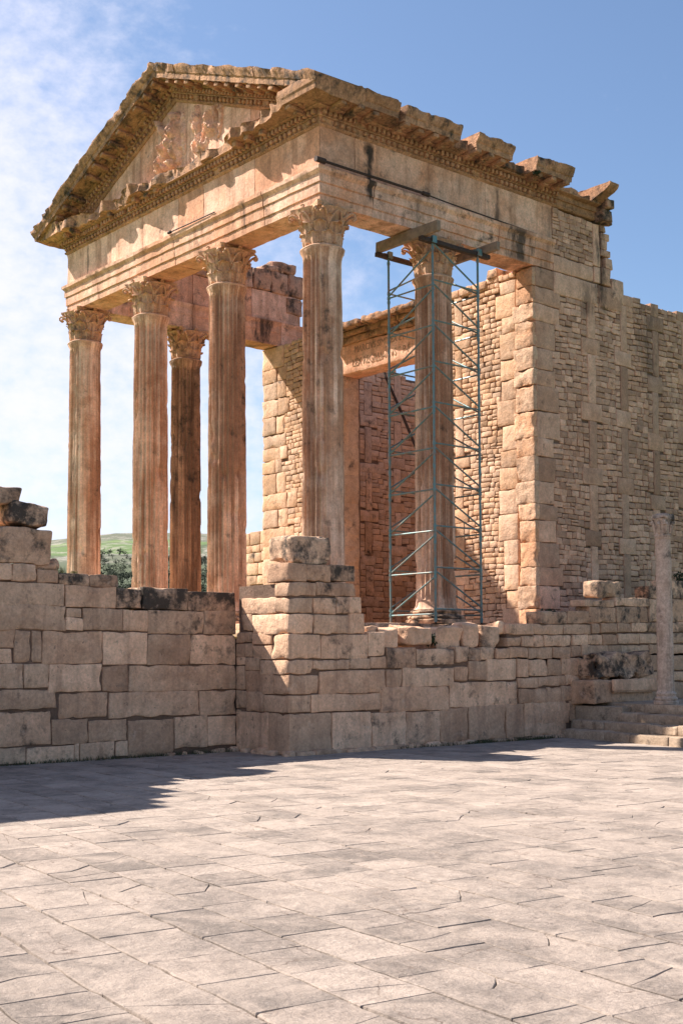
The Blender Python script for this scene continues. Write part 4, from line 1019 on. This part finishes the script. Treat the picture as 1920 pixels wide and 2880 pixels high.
def tuft(name, label, c, R, n, hgt, colm, seed, cat='plant', leafy=False):
    r_ = random.Random(seed); m = MB(); V = []; F = []
    for i in range(n):
        a = r_.uniform(0, 2*math.pi); rr = R*math.sqrt(r_.random()); b = np.array(c)+np.array((rr*math.cos(a), rr*math.sin(a), 0))
        if leafy:
            b = b+np.array((0, 0, r_.uniform(0, hgt))); s = r_.uniform(.02, .045)
            d1 = np.array([r_.uniform(-1, 1) for _ in range(3)]); d1 /= np.linalg.norm(d1); d2 = np.cross(d1, [r_.uniform(-1, 1) for _ in range(3)]); d2 /= np.linalg.norm(d2)+1e-6
            k = len(V); V += [b, b+d1*s+d2*s*.5, b+d1*s*2, b+d1*s-d2*s*.5]; F.append((k, k+1, k+2, k+3))
        else:
            h = hgt*r_.uniform(.5, 1.1); ln = np.array((r_.uniform(-.4, .4), r_.uniform(-.4, .4), 1))*h; sd = np.array((math.sin(a*3), math.cos(a*3), 0))*.004
            k = len(V); V += [b-sd, b+sd, b+ln*.6+sd*.7, b+ln, b+ln*.6-sd*.7]; F.append((k, k+1, k+2, k+3, k+4))
    m.add(V, F); return tag(m.build(name, colm, None, smooth=False), label, cat)
M_grass = plain('dry_grass', (.10, .12, .03), .8, 0, .3, 20, (.22, .17, .06)); M_leaf = plain('dark_leaves', (.025, .05, .015), .7, 0, .4, 20)
tuft('grass_tuft', 'yellow-green grass tuft growing beside the small rounded stone', (.86, -5.98, 2.88), .10, 70, .13, M_grass, 1)
tuft('grass_tuft', 'low grass tuft on the blackened stones before the farthest column', (.86, -5.75, 2.90), .06, 60, .05, M_grass, 2)
tuft('bush', 'dark green bush behind the top of the colonnette', (2.15, 8.45, 3.1), .16, 300, .30, M_leaf, 3, 'bush', True)
tuft('bush', 'small dark green weed between the loose stones on the wall', (2.2, .66, 1.80), .10, 130, .16, M_leaf, 4, 'bush', True)
tuft('bush', 'tiny green weed hanging under the broken side cornice', (.86, 5.3, 12.0), .07, 80, .10, M_leaf, 5, 'bush', True)
tuft('bush', 'low weeds on the ledge at the foot of the long wall', (1.6, 4.6, 2.42), .16, 160, .08, M_leaf, 6, 'bush', True)

# ================================================================ ruins behind
m = MB()
rubble(m, FY(8.2), -15.5, -11.2, 1.6, 5.5, seed=40, hlo=.22, hhi=.42, wlo=.3, whi=.7, n=0, top=lambda u: 5.5 if u > -13.9 else 3.9+.3*math.sin(u*3), rr=.02, dark=lambda u, v: .12)
rubble(m, FX(-11.2), 7.9, 9.5, 1.6, 5.5, seed=41, hlo=.25, hhi=.4, wlo=.3, whi=.7, n=0, rr=.02, dark=lambda u, v: .1)
CORE.append(((-13.8, 8.3, 1.0), (-11.3, 9.0, 5.3))); plain_box(m, (-15.5, 8.3, 1.0), (-13.8, 9.0, 3.5))
core_of(tag(m.build('ruined_wall', M_wall, None, loc=(-13, 8.4, 1)), 'low crumbling wall of rough stones beyond the far end of the temple', 'wall'))

# ================================================================ paving
pv = MB(); rp = random.Random(77); pang = math.radians(-7.5); pc, ps = math.cos(pang), math.sin(pang)
def slab(poly, z, tilt, tint):
    n = len(poly); P = []
    for i in range(n):
        a, b = poly[i], poly[(i+1) % n]; L = math.hypot(b[0]-a[0], b[1]-a[1]); k = max(1, int(L/.09))
        for j in range(k):
            t = j/k; P.append((a[0]+(b[0]-a[0])*t, a[1]+(b[1]-a[1])*t))
    P = np.array(P); c = P.mean(0); n = len(P)
    P3 = np.column_stack([P, np.zeros(n)]); W = np.column_stack([fb(P3, 7, 3, 3), fb(P3, 7, 50, 3)])*.009; P = P+W
    rad = np.linalg.norm(P-c, axis=1)[:, None]; dirv = (P-c)/np.maximum(rad, 1e-6)
    chipn = np.clip(fb(P3, 5, 9, 3), 0, 1)[:, None]
    R1 = P; R2 = P-dirv*(.003+.009*chipn); R3 = c+(P-c)*.55
    zt = z+(P-c)@np.array(tilt)
    def up3(Q, dz): return np.column_stack([Q, z+(Q-c)@np.array(tilt)+dz])
    V = np.concatenate([up3(P, -.06), up3(R1, -.003-.007*chipn[:, 0]), up3(R2, 0), up3(R3, .001), [[c[0], c[1], z+.001]]])
    x, y = V[:, 0].copy(), V[:, 1].copy(); V[:, 0] = x*pc-y*ps; V[:, 1] = x*ps+y*pc
    F = [(l*n+i, l*n+(i+1) % n, (l+1)*n+(i+1) % n, (l+1)*n+i) for l in range(3) for i in range(n)]+[(3*n+i, 3*n+(i+1) % n, 4*n) for i in range(n)]
    pv.add(V, F, tint)
v = -24.0
while v < 8:
    rh = rp.uniform(.30, .50); u = -1-rp.random()
    while u < 27:
        L = rp.choice([rp.uniform(.36, .6), rp.uniform(.5, .9)]); uw, vw = (u+L/2), (v+rh/2); xw, yw = uw*pc-vw*ps, uw*ps+vw*pc
        inside = (xw > .8 and yw < PY+.4) or (xw > 2.2 and yw < 5.0)
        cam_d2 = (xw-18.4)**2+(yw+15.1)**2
        if inside:
            j = lambda: rp.uniform(-.005, .005); g = rp.choice([.0005, .001, .002, .003, .006])
            gv = g+rp.choice([.004, .006, .009]); w1, w2 = .015*math.sin(u*1.3+v*5), .015*math.sin((u+L)*1.3+v*5); w3, w4 = .015*math.sin(u*1.3+(v+rh)*5), .015*math.sin((u+L)*1.3+(v+rh)*5)
            q = [(u+g+j(), v+gv+w1), (u+L-g+j(), v+gv+w2), (u+L-g+j(), v+rh-gv+w4), (u+g+j(), v+rh-gv+w3)]
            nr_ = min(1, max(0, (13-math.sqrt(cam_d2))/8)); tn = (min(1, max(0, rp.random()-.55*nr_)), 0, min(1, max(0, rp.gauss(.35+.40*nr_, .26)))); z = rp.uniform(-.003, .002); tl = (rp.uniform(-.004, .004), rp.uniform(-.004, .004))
            rr_ = rp.random()
            if rr_ < .20:      # cracked across
                t1, t2 = rp.uniform(.25, .75), rp.uniform(.25, .75); g2 = rp.uniform(.0002, .0015)
                lp = lambda a, b, t: (a[0]+(b[0]-a[0])*t, a[1]+(b[1]-a[1])*t)
                m1, m2 = lp(q[0], q[1], t1), lp(q[3], q[2], t2); mm = ((m1[0]+m2[0])/2+rp.uniform(-.08, .08), (m1[1]+m2[1])/2)
                s = lambda p, d: (p[0]+d, p[1])
                slab([q[0], s(m1, -g2), s(mm, -g2), s(m2, -g2), q[3]], z, tl, tn); slab([s(m1, g2), q[1], q[2], s(m2, g2), s(mm, g2)], z, tl, tn)
            elif rr_ < .30:    # corner broken off
                ca_, cb_ = rp.uniform(.3, .7), rp.uniform(.3, .7)
                lp = lambda a, b, t: (a[0]+(b[0]-a[0])*t, a[1]+(b[1]-a[1])*t)
                a_, b_ = lp(q[2], q[1], cb_), lp(q[2], q[3], ca_); e = .002
                slab([q[0], q[1], (a_[0]-e, a_[1]-e), (b_[0]-e, b_[1]-e), q[3]], z, tl, tn); slab([(a_[0]+e*.4, a_[1]+e), q[2], (b_[0]+e, b_[1]+e*.4)], z-rp.uniform(0, .01), tl, tn)
            else: slab(q, z, tl, tn)
        u += L
    v += rh
tag(pv.build('paved_square', M_pave, None), kind='structure')

# ================================================================ ground, hills, trees
def dist_h(r, az):
    """height of the land at distance r; az in degrees"""
    k = np.interp(r, [0, 60, 200, 420, 620, 800, 1000, 1250, 1500, 1750, 2000, 2600, 6000], [0, 0, 2, 10, 24, 42, 62, 92, 122, 150, 178, 190, 190])
    side = np.exp(-((az-150)/38.0)**2)
    lowl = 1-.055*np.clip((az-150.4)/2.2, 0, 2.5)
    return k*1.11*(.15+.85*side)*np.where(r > 900, lowl, 1)
g = MB(); nr, na = 90, 240
rr = np.concatenate([[0, 20, 40, 60, 90, 130], np.geomspace(170, 6500, nr-6)]); az = np.linspace(0, 360, na+1)[:-1]
RR, AZ = np.meshgrid(rr, az, indexing='ij'); X = RR*np.cos(np.radians(AZ))+18; Y = RR*np.sin(np.radians(AZ))-15
P = np.stack([X.ravel(), Y.ravel(), np.zeros(X.size)], 1)
Z = dist_h(RR, AZ)+fb(P, .006, 5, 4).reshape(X.shape)*np.clip((RR-200)/800, 0, 1)*9-.09
V = np.stack([X.ravel(), Y.ravel(), Z.ravel()], 1)
i, j = np.meshgrid(np.arange(nr-1), np.arange(na), indexing='ij'); a = i*na+j; b = i*na+(j+1) % na
g.add(V, np.stack([a, a+na, b+na, b], 2).reshape(-1, 4))
# land cover: fields and scrub in bands across the slope
mh = bpy.data.materials.new('hill_land'); mh.use_nodes = True; t = mh.node_tree; p = t.nodes['Principled BSDF']; p.inputs['Roughness'].default_value = 1
def nn(ty, **k):
    x = t.nodes.new(ty)
    for a_, b_ in k.items():
        if a_ in x.inputs: x.inputs[a_].default_value = b_
        else: setattr(x, a_, b_)
    return x
tcn = nn('ShaderNodeTexCoord'); sub = nn('ShaderNodeVectorMath', operation='SUBTRACT'); sub.inputs[1].default_value = (18, -15, 0); t.links.new(tcn.outputs['Object'], sub.inputs[0])
flat_ = nn('ShaderNodeVectorMath', operation='MULTIPLY'); flat_.inputs[1].default_value = (1, 1, 0); t.links.new(sub.outputs[0], flat_.inputs[0])
ln = nn('ShaderNodeVectorMath', operation='LENGTH'); t.links.new(flat_.outputs[0], ln.inputs[0])
nz1 = nn('ShaderNodeTexNoise', Scale=.007, Detail=5.0); t.links.new(tcn.outputs['Object'], nz1.inputs['Vector'])
nz2 = nn('ShaderNodeTexNoise', Scale=.035, Detail=8.0, Roughness=.8); t.links.new(tcn.outputs['Object'], nz2.inputs['Vector'])
md_ = nn('ShaderNodeMath', operation='MULTIPLY_ADD'); t.links.new(nz1.outputs['Fac'], md_.inputs[0]); md_.inputs[1].default_value = 240; t.links.new(ln.outputs['Value'], md_.inputs[2])
dv = nn('ShaderNodeMath', operation='DIVIDE'); t.links.new(md_.outputs[0], dv.inputs[0]); dv.inputs[1].default_value = 2400
cr = nn('ShaderNodeValToRGB'); t.links.new(dv.outputs[0], cr.inputs[0]); e = cr.color_ramp.elements
e[0].position = 0; e[0].color = (.09, .15, .02, 1); e[1].position = 1; e[1].color = (.085, .10, .055, 1)
for ps_, c_ in ((.33, (.10, .17, .025)), (.345, (.05, .07, .03)), (.50, (.07, .09, .045)), (.545, (.13, .13, .10)), (.60, (.12, .13, .08)), (.615, (.06, .085, .035)), (.635, (.05, .075, .03)), (.645, (.075, .13, .03)), (.695, (.08, .14, .03)), (.70, (.07, .09, .04)), (.715, (.12, .19, .04)), (.74, (.07, .10, .04)), (.80, (.10, .11, .07))):
    x = e.new(ps_); x.color = (*c_, 1)
mr2 = nn('ShaderNodeMapRange'); t.links.new(nz2.outputs['Fac'], mr2.inputs['Value'])
for k_, v_ in (('From Min', .50), ('From Max', .60), ('To Min', 0), ('To Max', .7)): mr2.inputs[k_].default_value = v_
gate = nn('ShaderNodeMapRange'); t.links.new(ln.outputs['Value'], gate.inputs['Value'])
for k_, v_ in (('From Min', 1050), ('From Max', 1150), ('To Min', .1), ('To Max', 1)): gate.inputs[k_].default_value = v_
mm_ = nn('ShaderNodeMath', operation='MULTIPLY'); t.links.new(mr2.outputs[0], mm_.inputs[0]); t.links.new(gate.outputs[0], mm_.inputs[1])
mx_ = nn('ShaderNodeMix', data_type='RGBA'); t.links.new(mm_.outputs[0], mx_.inputs['Factor']); t.links.new(cr.outputs[0], mx_.inputs[6]); mx_.inputs[7].default_value = (.34, .30, .26, 1)
t.links.new(mx_.outputs[2], p.inputs['Base Color'])
tag(g.build('hills', mh, None), kind='structure')
gs = MB(); plain_box(gs, (.5, -40, -.5), (45, 9.5, -.045)); tag(gs.build('ground', M_soil, None), kind='structure')

M_tree = plain('olive_foliage', (.040, .055, .028), .9, 0, .45, .8); M_trunk = plain('olive_bark', (.09, .07, .05), .9)
def crown(m, c, R, n, rs_):
    V = []; F = []
    cl_ = [np.array((rs_.gauss(0, .45), rs_.gauss(0, .45), rs_.gauss(0, .28)))*R for _ in range(9)]
    for i in range(n):
        b = np.array(c)+cl_[i % 9]+np.array([rs_.gauss(0, 1) for _ in range(3)])*R*.22
        d1 = np.array([rs_.uniform(-1, 1) for _ in range(3)]); d1 /= np.linalg.norm(d1); d2 = np.cross(d1, [rs_.uniform(-1, 1) for _ in range(3)]); d2 /= np.linalg.norm(d2)+1e-6
        s = R*rs_.uniform(.10, .22); k = len(V); V += [b-d1*s, b-d2*s*.6, b+d1*s, b+d2*s*.6]; F.append((k, k+1, k+2, k+3))
    m.add(V, F)
def hz(x, y):
    dx, dy = x-18, y+15; r = math.hypot(dx, dy); a = math.degrees(math.atan2(dy, dx)) % 360
    P_ = np.array([[x, y, 0.0]]); return float(dist_h(np.array([r]), np.array([a]))[0]+fb(P_, .006, 5, 4)[0]*min(1, max(0, (r-200)/800))*9-.09)
rt_ = random.Random(15)
tm = MB(); tube(tm, (0, 0, -.5), (.1, 0, 1.7), .28, 8, r1=.20)
polytube(tm, [(.1, 0, 1.5), (.6, .2, 2.4), (1.0, .3, 3.2)], [.18, .12, .06], 7); polytube(tm, [(.1, 0, 1.5), (-.4, -.2, 2.5), (-.9, -.2, 3.3)], [.18, .12, .06], 7)
cm_ = MB(); crown(cm_, (0, 0, 3.6), 2.1, 420, rt_)
first = None
for k in range(14):
    a = math.radians(150.6-.135*k*rt_.uniform(.9, 1.1)) if k < 9 else math.radians(147.95-.30*(k-9)*1.6); r = rt_.uniform(585, 640)
    x, y = 18+r*math.cos(a), -15+r*math.sin(a); z = hz(x, y)
    if first is None:
        t0 = bpy.data.objects.new('olive_tree', None); COL.objects.link(t0); WORLD[t0] = Vector((0, 0, 0))
        tk = tm.build('trunk', M_trunk, t0); cw_ = cm_.build('crown', M_tree, t0, smooth=False); first = (tk, cw_); o = t0
    else:
        o = t0.copy(); COL.objects.link(o)
        for ch_ in first: c_ = ch_.copy(); COL.objects.link(c_); c_.parent = o
    tag(o, 'small rounded olive tree on the far green slope between the columns', 'tree', 'olive trees on the far slope')
    o.location = (x, y, z); s = rt_.uniform(.75, 1.1); o.scale = (s, s, s); o.rotation_euler = (0, 0, rt_.uniform(0, 6))
gv = MB()
for k in range(620):
    a = math.radians(rt_.uniform(145.0, 151.6)); r = rt_.uniform(650, 1150); x, y = 18+r*math.cos(a), -15+r*math.sin(a); z = hz(x, y)
    crown(gv, (x, y, z+2.6), rt_.uniform(2.0, 3.4), 70, rt_); tube(gv, (x, y, z-1), (x, y, z+2), .25, 5)
tag(gv.build('olive_grove', M_tree, None, smooth=False), kind='stuff')
